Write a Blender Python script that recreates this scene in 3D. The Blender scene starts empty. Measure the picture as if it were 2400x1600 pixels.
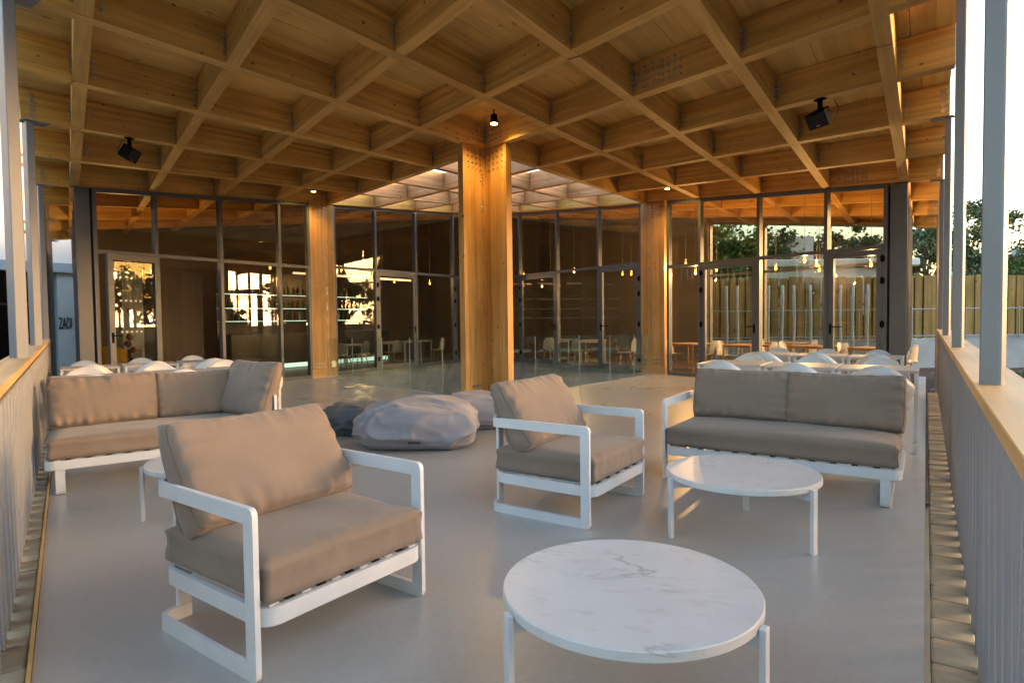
import bpy, math, random
import numpy as np
from mathutils import Matrix, Vector, noise
R_ = math.radians
scene = bpy.context.scene
COL = scene.collection
rnd = random.Random(7)

# ------------------------------------------------------------------ camera
cam_d = bpy.data.cameras.new('camera'); cam = bpy.data.objects.new('camera', cam_d); COL.objects.link(cam)
CR, CU, CF = (0.55605, -0.83106, -0.01199), (0.0370, 0.01033, 0.99926), (0.83032, 0.55608, -0.03649)
CP = Vector((-8.30077, -6.04719, 1.30))
cam.matrix_world = Matrix(((CR[0], CU[0], -CF[0], CP.x), (CR[1], CU[1], -CF[1], CP.y), (CR[2], CU[2], -CF[2], CP.z), (0, 0, 0, 1)))
cam_d.sensor_width = 36; cam_d.lens = 21.75; cam_d.clip_start = 0.05; cam_d.clip_end = 900
scene.camera = cam

# ------------------------------------------------------------------ sky, sun, exposure
SUN_AZ, SUN_EL = R_(-55), R_(3.2)          # azimuth from +X, low evening sun beyond the right-hand railing
sun_dir = Vector((math.cos(SUN_AZ) * math.cos(SUN_EL), math.sin(SUN_AZ) * math.cos(SUN_EL), math.sin(SUN_EL)))
world = bpy.data.worlds.new('World'); scene.world = world; world.use_nodes = True
wn = world.node_tree.nodes; wl = world.node_tree.links
bg = wn['Background']
sky = wn.new('ShaderNodeTexSky'); sky.sky_type = 'NISHITA'; sky.sun_disc = False
sky.sun_elevation = SUN_EL; sky.sun_rotation = R_(90) - SUN_AZ
sky.air_density = 1.0; sky.dust_density = 3.0; sky.ozone_density = 1.6; sky.altitude = 50
wl.new(sky.outputs[0], bg.inputs[0]); bg.inputs[1].default_value = 0.15
sun_d = bpy.data.lights.new('sun', 'SUN'); sun = bpy.data.objects.new('sun', sun_d); COL.objects.link(sun)
sun_d.energy = 0.5; sun_d.angle = R_(18); sun_d.color = (1.0, 0.58, 0.32)
sun.rotation_euler = (-sun_dir).to_track_quat('-Z', 'Y').to_euler()
scene.view_settings.view_transform = 'Standard'; scene.view_settings.look = 'None'
scene.view_settings.exposure = 3.7; scene.view_settings.gamma = 1.0
try: scene.view_settings.use_curve_mapping = False
except Exception: pass
scene.render.engine = 'CYCLES'
scene.cycles.use_denoising = True
scene.cycles.max_bounces = 8; scene.cycles.diffuse_bounces = 5; scene.cycles.glossy_bounces = 3; scene.cycles.use_adaptive_sampling = True; scene.cycles.adaptive_threshold = 0.02
scene.cycles.transparent_max_bounces = 18; scene.cycles.transmission_bounces = 8
scene.cycles.sample_clamp_indirect = 6.0; scene.cycles.caustics_reflective = False; scene.cycles.caustics_refractive = False

# ------------------------------------------------------------------ measures of the place
ANG = 0.35673
EX = Vector((1, 0, 0)); EY = Vector((math.sin(ANG), math.cos(ANG), 0))
N1 = Vector((math.cos(ANG), -math.sin(ANG), 0))
def W(a, b, z=0.0): return Vector((a + b * math.sin(ANG), b * math.cos(ANG), z))
XS = {-4: -5.831, -3: -4.467, -2: -3.056, -1: -1.559, 0: 0.0, 1: 1.689, 2: 3.357, 3: 5.167, 4: 6.941, 5: 8.75, 6: 10.6, 7: 12.5}
YS = {-4: -6.078, -3: -4.695, -2: -3.233, -1: -1.667, 0: 0.0, 1: 1.731, 2: 3.524, 3: 5.401, 4: 7.487, 5: 9.5, 6: 11.4, 7: 13.3, 8: 15.2}
BD, BW = 0.39, 0.138
def HZ(a, b): return 4.0636 + 0.00881 * a * b + 0.02533 * a + 0.03822 * b
def FZ(a, b):
    return -0.0215 * max(0.0, max(a, b) - 0.5)
def obl(x, y):
    b = y / math.cos(ANG); return x - b * math.sin(ANG), b
def FW(x, y): return FZ(*obl(x, y))

# ------------------------------------------------------------------ materials
MATS = {}
def newmat(name):
    m = bpy.data.materials.new(name); m.use_nodes = True
    nt = m.node_tree; b = nt.nodes['Principled BSDF']
    MATS[name] = m
    return m, nt, b
def N(nt, t, **kw):
    n = nt.nodes.new(t)
    for k, v in kw.items(): setattr(n, k, v)
    return n
def ramp(nt, stops, interp='LINEAR'):
    n = N(nt, 'ShaderNodeValToRGB'); cr = n.color_ramp; cr.interpolation = interp
    while len(cr.elements) < len(stops): cr.elements.new(0.5)
    for e, (p, c) in zip(cr.elements, stops): e.position = p; e.color = (*c, 1) if len(c) == 3 else c
    return n
def objcoord(nt, scale=(1, 1, 1), rand=True):
    tc = N(nt, 'ShaderNodeTexCoord'); mp = N(nt, 'ShaderNodeMapping'); mp.inputs['Scale'].default_value = scale
    if rand:
        oi = N(nt, 'ShaderNodeObjectInfo'); mul = N(nt, 'ShaderNodeVectorMath', operation='MULTIPLY_ADD')
        nt.links.new(oi.outputs['Random'], mul.inputs[0]); mul.inputs[1].default_value = (37.1, 53.3, 71.7)
        nt.links.new(tc.outputs['Object'], mul.inputs[2]); nt.links.new(mul.outputs[0], mp.inputs[0])
    else: nt.links.new(tc.outputs['Object'], mp.inputs[0])
    return mp
def mixc(nt, a, b, fac, mode='MIX'):
    m = N(nt, 'ShaderNodeMix', data_type='RGBA', blend_type=mode)
    for sock, v in ((m.inputs[6], a), (m.inputs[7], b), (m.inputs[0], fac)):
        if hasattr(v, 'links'): nt.links.new(v, sock)
        elif isinstance(v, (int, float)): sock.default_value = v
        else: sock.default_value = (*v, 1)
    return m.outputs[2]
def plain(name, col, rough=0.5, metal=0.0, var=0.06, scale=6.0, bump=0.0, bscale=60.0, spec=0.5):
    m, nt, b = newmat(name)
    mp = objcoord(nt)
    nz = N(nt, 'ShaderNodeTexNoise'); nz.inputs['Scale'].default_value = scale; nz.inputs['Detail'].default_value = 5
    nt.links.new(mp.outputs[0], nz.inputs[0])
    lo = tuple(max(0, c * (1 - var * 2)) for c in col); hi = tuple(min(1, c * (1 + var)) for c in col)
    r = ramp(nt, [(0.3, lo), (0.7, hi)]); nt.links.new(nz.outputs[0], r.inputs[0]); nt.links.new(r.outputs[0], b.inputs['Base Color'])
    rr = N(nt, 'ShaderNodeMapRange'); rr.inputs['To Min'].default_value = max(0.02, rough - 0.06); rr.inputs['To Max'].default_value = min(1, rough + 0.06)
    nt.links.new(nz.outputs[0], rr.inputs[0]); nt.links.new(rr.outputs[0], b.inputs['Roughness'])
    b.inputs['Metallic'].default_value = metal; b.inputs['Specular IOR Level'].default_value = spec
    if bump:
        n2 = N(nt, 'ShaderNodeTexNoise'); n2.inputs['Scale'].default_value = bscale; n2.inputs['Detail'].default_value = 4
        nt.links.new(mp.outputs[0], n2.inputs[0]); bp = N(nt, 'ShaderNodeBump'); bp.inputs['Strength'].default_value = bump; bp.inputs['Distance'].default_value = 0.01
        nt.links.new(n2.outputs[0], bp.inputs['Height']); nt.links.new(bp.outputs[0], b.inputs['Normal'])
    return m
def wood(name, axis, light, dark, knot=(0.10, 0.045, 0.015), kdens=2.6, rough=0.55, lam=0.045, lamaxis=2, kfac=0.9, kthru=1):
    m, nt, b = newmat(name)
    s = {'x': (0.45, 9, 9), 'y': (9, 0.45, 9), 'z': (9, 9, 0.45)}[axis]
    mp = objcoord(nt, s)
    nz = N(nt, 'ShaderNodeTexNoise'); nz.inputs['Scale'].default_value = 2.0; nz.inputs['Detail'].default_value = 7; nz.inputs['Roughness'].default_value = 0.62; nz.inputs['Distortion'].default_value = 0.6
    nt.links.new(mp.outputs[0], nz.inputs[0])
    r = ramp(nt, [(0.30, dark), (0.52, tuple((l + d) / 2 for l, d in zip(light, dark))), (0.72, light)]); nt.links.new(nz.outputs[0], r.inputs[0])
    # slow tone drift
    mp2 = objcoord(nt, (0.7, 0.7, 0.7)); n2 = N(nt, 'ShaderNodeTexNoise'); n2.inputs['Scale'].default_value = 1.6; n2.inputs['Detail'].default_value = 2
    nt.links.new(mp2.outputs[0], n2.inputs[0]); r2 = ramp(nt, [(0.3, (0.80, 0.78, 0.74)), (0.7, (1.08, 1.05, 1.0))]); nt.links.new(n2.outputs[0], r2.inputs[0])
    col = mixc(nt, r.outputs[0], r2.outputs[0], 1.0, 'MULTIPLY')
    # lamellas: each ~4 cm board of the glulam has its own tone
    tc = N(nt, 'ShaderNodeTexCoord'); sp = N(nt, 'ShaderNodeSeparateXYZ'); nt.links.new(tc.outputs['Object'], sp.inputs[0])
    dv = N(nt, 'ShaderNodeMath', operation='DIVIDE'); nt.links.new(sp.outputs[lamaxis], dv.inputs[0]); dv.inputs[1].default_value = lam
    fl = N(nt, 'ShaderNodeMath', operation='FLOOR'); nt.links.new(dv.outputs[0], fl.inputs[0])
    oi = N(nt, 'ShaderNodeObjectInfo'); ad = N(nt, 'ShaderNodeMath', operation='MULTIPLY_ADD'); nt.links.new(oi.outputs['Random'], ad.inputs[0]); ad.inputs[1].default_value = 91.7; nt.links.new(fl.outputs[0], ad.inputs[2])
    wnn = N(nt, 'ShaderNodeTexWhiteNoise', noise_dimensions='1D'); nt.links.new(ad.outputs[0], wnn.inputs['W'])
    r3 = ramp(nt, [(0, (0.80, 0.77, 0.72)), (1, (1.10, 1.09, 1.07))]); nt.links.new(wnn.outputs['Value'], r3.inputs[0])
    col = mixc(nt, col, r3.outputs[0], 1.0, 'MULTIPLY')
    # knots
    ks = {'x': (0.55, 1, 1), 'y': (1, 0.55, 1), 'z': (1, 1, 0.55)}[axis]
    mp3 = objcoord(nt, tuple(k * kdens for k in ks)); vo = N(nt, 'ShaderNodeTexVoronoi', voronoi_dimensions='2D'); vo.inputs['Scale'].default_value = 2.2; vo.inputs['Randomness'].default_value = 1.0
    sx3 = N(nt, 'ShaderNodeSeparateXYZ'); cx3 = N(nt, 'ShaderNodeCombineXYZ'); nt.links.new(mp3.outputs[0], sx3.inputs[0])
    uv = [q for q in range(3) if q != kthru]; nt.links.new(sx3.outputs[uv[0]], cx3.inputs[0]); nt.links.new(sx3.outputs[uv[1]], cx3.inputs[1]); nt.links.new(cx3.outputs[0], vo.inputs['Vector'])
    vs = N(nt, 'ShaderNodeSeparateColor'); nt.links.new(vo.outputs['Color'], vs.inputs[0])
    th = N(nt, 'ShaderNodeMapRange'); th.inputs['From Min'].default_value = 0.45; th.inputs['From Max'].default_value = 1.0; th.inputs['To Min'].default_value = 0.0008; th.inputs['To Max'].default_value = 0.115
    nt.links.new(vs.outputs[0], th.inputs[0])
    dvk = N(nt, 'ShaderNodeMath', operation='DIVIDE'); nt.links.new(vo.outputs['Distance'], dvk.inputs[0]); nt.links.new(th.outputs[0], dvk.inputs[1])
    kr = ramp(nt, [(0.55, (1, 1, 1)), (1.0, (0, 0, 0))]); nt.links.new(dvk.outputs[0], kr.inputs[0])
    km = N(nt, 'ShaderNodeMath', operation='MULTIPLY'); nt.links.new(kr.outputs[0], km.inputs[0]); km.inputs[1].default_value = kfac
    col = mixc(nt, col, knot, km.outputs[0])
    nt.links.new(col, b.inputs['Base Color']); b.inputs['Roughness'].default_value = rough
    bp = N(nt, 'ShaderNodeBump'); bp.inputs['Strength'].default_value = 0.12; bp.inputs['Distance'].default_value = 0.004
    nt.links.new(nz.outputs[0], bp.inputs['Height']); nt.links.new(bp.outputs[0], b.inputs['Normal'])
    return m
def emit(name, col, strength):
    m, nt, b = newmat(name); b.inputs['Base Color'].default_value = (*col, 1)
    b.inputs['Emission Color'].default_value = (*col, 1); b.inputs['Emission Strength'].default_value = strength
    return m
def glass(name, tint=(0.86, 0.92, 0.90), ior=1.5, rough=0.0, refl=1.0):
    m = bpy.data.materials.new(name); m.use_nodes = True; nt = m.node_tree; nt.nodes.clear(); MATS[name] = m
    out = N(nt, 'ShaderNodeOutputMaterial'); tr = N(nt, 'ShaderNodeBsdfTransparent'); tr.inputs[0].default_value = (*tint, 1)
    gl = N(nt, 'ShaderNodeBsdfGlossy'); gl.inputs['Roughness'].default_value = rough; gl.inputs['Color'].default_value = (1, 1, 1, 1)
    fr = N(nt, 'ShaderNodeFresnel'); fr.inputs['IOR'].default_value = ior
    mu = N(nt, 'ShaderNodeMath', operation='MULTIPLY'); mu.inputs[1].default_value = refl; nt.links.new(fr.outputs[0], mu.inputs[0]); mu.use_clamp = True
    ge = N(nt, 'ShaderNodeNewGeometry'); iv = N(nt, 'ShaderNodeMath', operation='SUBTRACT'); iv.inputs[0].default_value = 1.0; nt.links.new(ge.outputs['Backfacing'], iv.inputs[1])
    m2 = N(nt, 'ShaderNodeMath', operation='MULTIPLY'); nt.links.new(mu.outputs[0], m2.inputs[0]); nt.links.new(iv.outputs[0], m2.inputs[1])
    mx = N(nt, 'ShaderNodeMixShader'); nt.links.new(m2.outputs[0], mx.inputs[0]); nt.links.new(tr.outputs[0], mx.inputs[1]); nt.links.new(gl.outputs[0], mx.inputs[2])
    nt.links.new(mx.outputs[0], out.inputs[0])
    return m

wood('beam_wood', 'x', (0.76, 0.47, 0.138), (0.53, 0.28, 0.064), kdens=3.1)
wood('beam_wood_skylit', 'x', (0.74, 0.43, 0.22), (0.56, 0.29, 0.13))  # same timber as the other beams, open-sky light painted into its colour
wood('deck_wood', 'x', (0.82, 0.56, 0.19), (0.64, 0.39, 0.11), kdens=1.6, lam=0.16, lamaxis=1, kfac=0.5, kthru=2)
wood('column_wood', 'z', (0.62, 0.375, 0.14), (0.38, 0.195, 0.055), lam=0.07, lamaxis=0, kdens=3.0)
wood('column_wood_side', 'z', (0.62, 0.375, 0.14), (0.38, 0.195, 0.055), lam=0.07, lamaxis=1, kdens=3.0, kthru=0)
wood('plinth_wood', 'x', (0.62, 0.40, 0.17), (0.52, 0.31, 0.11), kdens=1.0)
wood('rail_wood', 'x', (0.66, 0.44, 0.21), (0.55, 0.33, 0.13), kdens=0.6, lam=0.05, lamaxis=1, rough=0.5, kfac=0.3)
wood('fence_wood', 'z', (0.46, 0.30, 0.09), (0.27, 0.165, 0.045), kdens=1.6, lam=0.09, lamaxis=0, rough=0.75)
wood('leg_wood', 'z', (0.50, 0.31, 0.15), (0.40, 0.23, 0.10), kdens=0.5)
wood('table_wood', 'x', (0.52, 0.33, 0.17), (0.42, 0.25, 0.11), kdens=0.6)
wood('kerb_stone', 'y', (0.50, 0.42, 0.30), (0.34, 0.27, 0.18), kdens=0.6, rough=0.8)
wood('brown_panel', 'z', (0.085, 0.055, 0.030), (0.06, 0.036, 0.02), kdens=0.3, lam=0.3, lamaxis=0)
plain('post_paint', (0.19, 0.195, 0.205), 0.42, 0.0, 0.04, 3)
plain('bar_paint', (0.26, 0.265, 0.28), 0.42, 0.0, 0.04, 3)
plain('anthracite', (0.105, 0.115, 0.13), 0.38, 0.15, 0.05, 3)
plain('galv', (0.52, 0.53, 0.55), 0.30, 0.9, 0.1, 20)
plain('black_plastic', (0.006, 0.006, 0.0065), 0.7, 0, 0.1, 20, spec=0.04)
plain('white_powder', (0.62, 0.63, 0.64), 0.38, 0, 0.03, 8)
plain('white_shell', (0.56, 0.565, 0.57), 0.32, 0, 0.03, 4)
plain('pale_shell', (0.50, 0.47, 0.40), 0.4, 0, 0.04, 4)
plain('concrete', (0.34, 0.34, 0.325), 0.75, 0, 0.16, 2.2, 0.25, 30)
plain('concrete_pale', (0.46, 0.47, 0.46), 0.8, 0, 0.14, 1.3, 0.2, 20)
plain('render_white', (0.74, 0.72, 0.70), 0.85, 0, 0.05, 0.7, 0.15, 40)
plain('lintel_blue', (0.30, 0.36, 0.40), 0.6, 0, 0.05, 2)
plain('sign_wall', (0.42, 0.47, 0.50), 0.7, 0, 0.04, 2)
plain('window_red', (0.22, 0.075, 0.04), 0.5, 0, 0.08, 6)
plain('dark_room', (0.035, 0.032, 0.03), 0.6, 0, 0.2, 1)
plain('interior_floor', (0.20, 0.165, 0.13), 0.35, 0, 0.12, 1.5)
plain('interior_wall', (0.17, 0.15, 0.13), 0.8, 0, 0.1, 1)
plain('interior_white', (0.50, 0.52, 0.55), 0.8, 0, 0.04, 1)
plain('counter_dark', (0.03, 0.027, 0.028), 0.35, 0, 0.2, 3)
plain('yellow_cloth', (0.46, 0.27, 0.015), 0.9, 0, 0.1, 30)
plain('orange_cloth', (0.45, 0.10, 0.015), 0.7, 0, 0.1, 10)
plain('mulch', (0.085, 0.048, 0.034), 0.95, 0, 0.45, 14, 0.8, 30)
plain('earth', (0.13, 0.12, 0.085), 0.95, 0, 0.3, 0.4, 0.4, 4)
plain('paving', (0.27, 0.29, 0.28), 0.8, 0, 0.1, 1.2, 0.2, 20)
plain('bark', (0.13, 0.095, 0.065), 0.9, 0, 0.3, 8, 0.6, 20)
plain('pole_white', (0.66, 0.70, 0.68), 0.6, 0, 0.08, 5)
plain('cable', (0.20, 0.17, 0.13), 0.6)
plain('far_white', (0.62, 0.62, 0.60), 0.8, 0, 0.05, 0.3)
plain('far_blue', (0.40, 0.52, 0.58), 0.7, 0, 0.05, 0.3)
plain('roof_tile', (0.36, 0.16, 0.09), 0.8, 0, 0.15, 2)
plain('membrane', (0.30, 0.30, 0.30), 0.9)
plain('text_dark', (0.04, 0.035, 0.035), 0.5)
plain('red_notice', (0.45, 0.05, 0.045), 0.5)
plain('belt_dark', (0.025, 0.025, 0.027), 0.7, spec=0.1)
for nm, c in (('leaf_mid', (0.060, 0.095, 0.030)), ('leaf_pale', (0.105, 0.135, 0.055)), ('leaf_dark', (0.030, 0.052, 0.020)), ('leaf_bright', (0.095, 0.16, 0.022)), ('petal_purple', (0.22, 0.04, 0.17)), ('leaf_grey', (0.12, 0.16, 0.13))):
    m, nt, b = newmat(nm)
    gm = N(nt, 'ShaderNodeNewGeometry'); r = ramp(nt, [(0, tuple(x * 0.6 for x in c)), (1, tuple(min(1, x * 1.5) for x in c))])
    nt.links.new(gm.outputs['Random Per Island'], r.inputs[0]); nt.links.new(r.outputs[0], b.inputs['Base Color'])
    b.inputs['Roughness'].default_value = 0.6
    b.inputs['Subsurface Weight'].default_value = 0.0
glass('pane_glass', (0.83, 0.835, 0.80), 1.58)
glass('balustrade_glass', (0.90, 0.955, 0.93), 1.5)
glass('lamp_glass', (0.98, 0.90, 0.72), 1.35)
glass('dark_glass', (0.16, 0.20, 0.21), 1.6)
for nm, c in (('bottle_green', (0.02, 0.16, 0.03)), ('bottle_amber', (0.24, 0.09, 0.015)), ('bottle_clear', (0.35, 0.38, 0.36)), ('bottle_dark', (0.02, 0.03, 0.02))):
    plain(nm, c, 0.12, 0, 0.1, 5)
emit('bulb', (1.0, 0.52, 0.12), 0.42)
emit('spot_face', (1.0, 0.62, 0.18), 2.0)
emit('led_cool', (0.72, 1.0, 0.80), 0.11)
emit('led_warm', (1.0, 0.55, 0.06), 0.25)
emit('lamp_tube', (1.0, 0.66, 0.36), 0.12)
emit('exit_lit', (0.55, 0.8, 0.75), 0.25)

# floor: polished grey micro-cement with trowel clouds
m, nt, b = newmat('floor_cement')
mp = objcoord(nt, (1, 1, 1), False); mp.inputs['Location'].default_value = (3.3, 7.1, 0.437)
n1 = N(nt, 'ShaderNodeTexNoise'); n1.inputs['Scale'].default_value = 0.8; n1.inputs['Detail'].default_value = 3; n1.inputs['Roughness'].default_value = 0.5; nt.links.new(mp.outputs[0], n1.inputs[0])
n2 = N(nt, 'ShaderNodeTexNoise'); n2.inputs['Scale'].default_value = 38; n2.inputs['Detail'].default_value = 4; nt.links.new(mp.outputs[0], n2.inputs[0])
r = ramp(nt, [(0.28, (0.365, 0.349, 0.320)), (0.5, (0.395, 0.378, 0.347)), (0.74, (0.42, 0.402, 0.37))]); nt.links.new(n1.outputs[0], r.inputs[0])
r2 = ramp(nt, [(0.3, (0.95, 0.95, 0.95)), (0.7, (1.04, 1.04, 1.04))]); nt.links.new(n2.outputs[0], r2.inputs[0])
cc = mixc(nt, r.outputs[0], r2.outputs[0], 1.0, 'MULTIPLY')
nt.links.new(cc, b.inputs['Base Color'])
rr = N(nt, 'ShaderNodeMapRange'); rr.inputs['To Min'].default_value = 0.20; rr.inputs['To Max'].default_value = 0.40; nt.links.new(n1.outputs[0], rr.inputs[0]); nt.links.new(rr.outputs[0], b.inputs['Roughness'])


# marble
m, nt, b = newmat('marble')
mp = objcoord(nt, (1, 1, 1), True)
n1 = N(nt, 'ShaderNodeTexNoise'); n1.inputs['Scale'].default_value = 2.4; n1.inputs['Detail'].default_value = 9; n1.inputs['Roughness'].default_value = 0.6; nt.links.new(mp.outputs[0], n1.inputs[0])
base = ramp(nt, [(0.3, (0.56, 0.552, 0.54)), (0.6, (0.635, 0.622, 0.604)), (0.8, (0.58, 0.56, 0.535))]); nt.links.new(n1.outputs[0], base.inputs[0])
mp2 = objcoord(nt, (1.0, 0.42, 1), True); mp2.inputs['Rotation'].default_value = (0, 0, 0.55)
n2 = N(nt, 'ShaderNodeTexNoise'); n2.inputs['Scale'].default_value = 1.7; n2.inputs['Detail'].default_value = 8; n2.inputs['Roughness'].default_value = 0.66; n2.inputs['Distortion'].default_value = 0.8; nt.links.new(mp2.outputs[0], n2.inputs[0])
vn = ramp(nt, [(0.486, (0, 0, 0)), (0.5, (1, 1, 1)), (0.514, (0, 0, 0))]); nt.links.new(n2.outputs[0], vn.inputs[0])
n3 = N(nt, 'ShaderNodeTexNoise'); n3.inputs['Scale'].default_value = 2.6; n3.inputs['Detail'].default_value = 3; nt.links.new(mp.outputs[0], n3.inputs[0])
mk = ramp(nt, [(0.46, (0, 0, 0)), (0.64, (0.95, 0.95, 0.95))]); nt.links.new(n3.outputs[0], mk.inputs[0])
mu = N(nt, 'ShaderNodeMath', operation='MULTIPLY'); nt.links.new(vn.outputs[0], mu.inputs[0]); nt.links.new(mk.outputs[0], mu.inputs[1])
n4 = N(nt, 'ShaderNodeTexNoise'); n4.inputs['Scale'].default_value = 26; n4.inputs['Detail'].default_value = 3; nt.links.new(mp2.outputs[0], n4.inputs[0])
fl = ramp(nt, [(0.58, (0, 0, 0)), (0.76, (0.5, 0.5, 0.5))]); nt.links.new(n4.outputs[0], fl.inputs[0])
c1 = mixc(nt, base.outputs[0], (0.34, 0.32, 0.27), mu.outputs[0]); c2 = mixc(nt, c1, (0.45, 0.42, 0.34), fl.outputs[0])
nt.links.new(c2, b.inputs['Base Color']); b.inputs['Roughness'].default_value = 0.32

# woven outdoor cloth
def cloth(name, col, sheen=0.2, weave=420, crumple=0.0):
    m, nt, b = newmat(name)
    mp = objcoord(nt)
    n1 = N(nt, 'ShaderNodeTexNoise'); n1.inputs['Scale'].default_value = 3.0; n1.inputs['Detail'].default_value = 4; nt.links.new(mp.outputs[0], n1.inputs[0])
    r = ramp(nt, [(0.3, tuple(c * 0.90 for c in col)), (0.7, tuple(min(1, c * 1.07) for c in col))]); nt.links.new(n1.outputs[0], r.inputs[0])
    n2 = N(nt, 'ShaderNodeTexNoise'); n2.inputs['Scale'].default_value = weave; n2.inputs['Detail'].default_value = 2; nt.links.new(mp.outputs[0], n2.inputs[0])
    r2 = ramp(nt, [(0.3, (0.90, 0.90, 0.90)), (0.7, (1.07, 1.07, 1.07))]); nt.links.new(n2.outputs[0], r2.inputs[0])
    nt.links.new(mixc(nt, r.outputs[0], r2.outputs[0], 1.0, 'MULTIPLY'), b.inputs['Base Color'])
    b.inputs['Roughness'].default_value = 0.85; b.inputs['Sheen Weight'].default_value = sheen; b.inputs['Specular IOR Level'].default_value = 0.25
    bp = N(nt, 'ShaderNodeBump'); bp.inputs['Strength'].default_value = 0.25; bp.inputs['Distance'].default_value = 0.0015
    nt.links.new(n2.outputs[0], bp.inputs['Height']); 
    n3 = N(nt, 'ShaderNodeTexNoise'); n3.inputs['Scale'].default_value = 11; n3.inputs['Detail'].default_value = 3; nt.links.new(mp.outputs[0], n3.inputs[0])
    bp2 = N(nt, 'ShaderNodeBump'); bp2.inputs['Strength'].default_value = 0.18; bp2.inputs['Distance'].default_value = 0.02
    nt.links.new(n3.outputs[0], bp2.inputs['Height']); nt.links.new(bp.outputs[0], bp2.inputs['Normal']); nt.links.new(bp2.outputs[0], b.inputs['Normal'])
    if crumple:
        n4 = N(nt, 'ShaderNodeTexNoise'); n4.noise_type = 'RIDGED_MULTIFRACTAL'; n4.inputs['Scale'].default_value = 3.2; n4.inputs['Detail'].default_value = 2.5; n4.inputs['Distortion'].default_value = 0.9; nt.links.new(mp.outputs[0], n4.inputs[0])
        bp3 = N(nt, 'ShaderNodeBump'); bp3.inputs['Strength'].default_value = crumple; bp3.inputs['Distance'].default_value = 0.045
        nt.links.new(n4.outputs[0], bp3.inputs['Height']); nt.links.new(bp2.outputs[0], bp3.inputs['Normal']); nt.links.new(bp3.outputs[0], b.inputs['Normal'])
    return m
cloth('taupe', (0.212, 0.160, 0.122)); cloth('taupe_piping', (0.15, 0.115, 0.085))
cloth('bag_grey', (0.27, 0.255, 0.275), 0.1, 200, 0.45); cloth('bag_slate', (0.075, 0.083, 0.088), 0.1, 200, 0.45)
MATS['bag_grey'].node_tree.nodes['Principled BSDF'].inputs['Roughness'].default_value = 0.5
MATS['bag_slate'].node_tree.nodes['Principled BSDF'].inputs['Roughness'].default_value = 0.5

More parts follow.
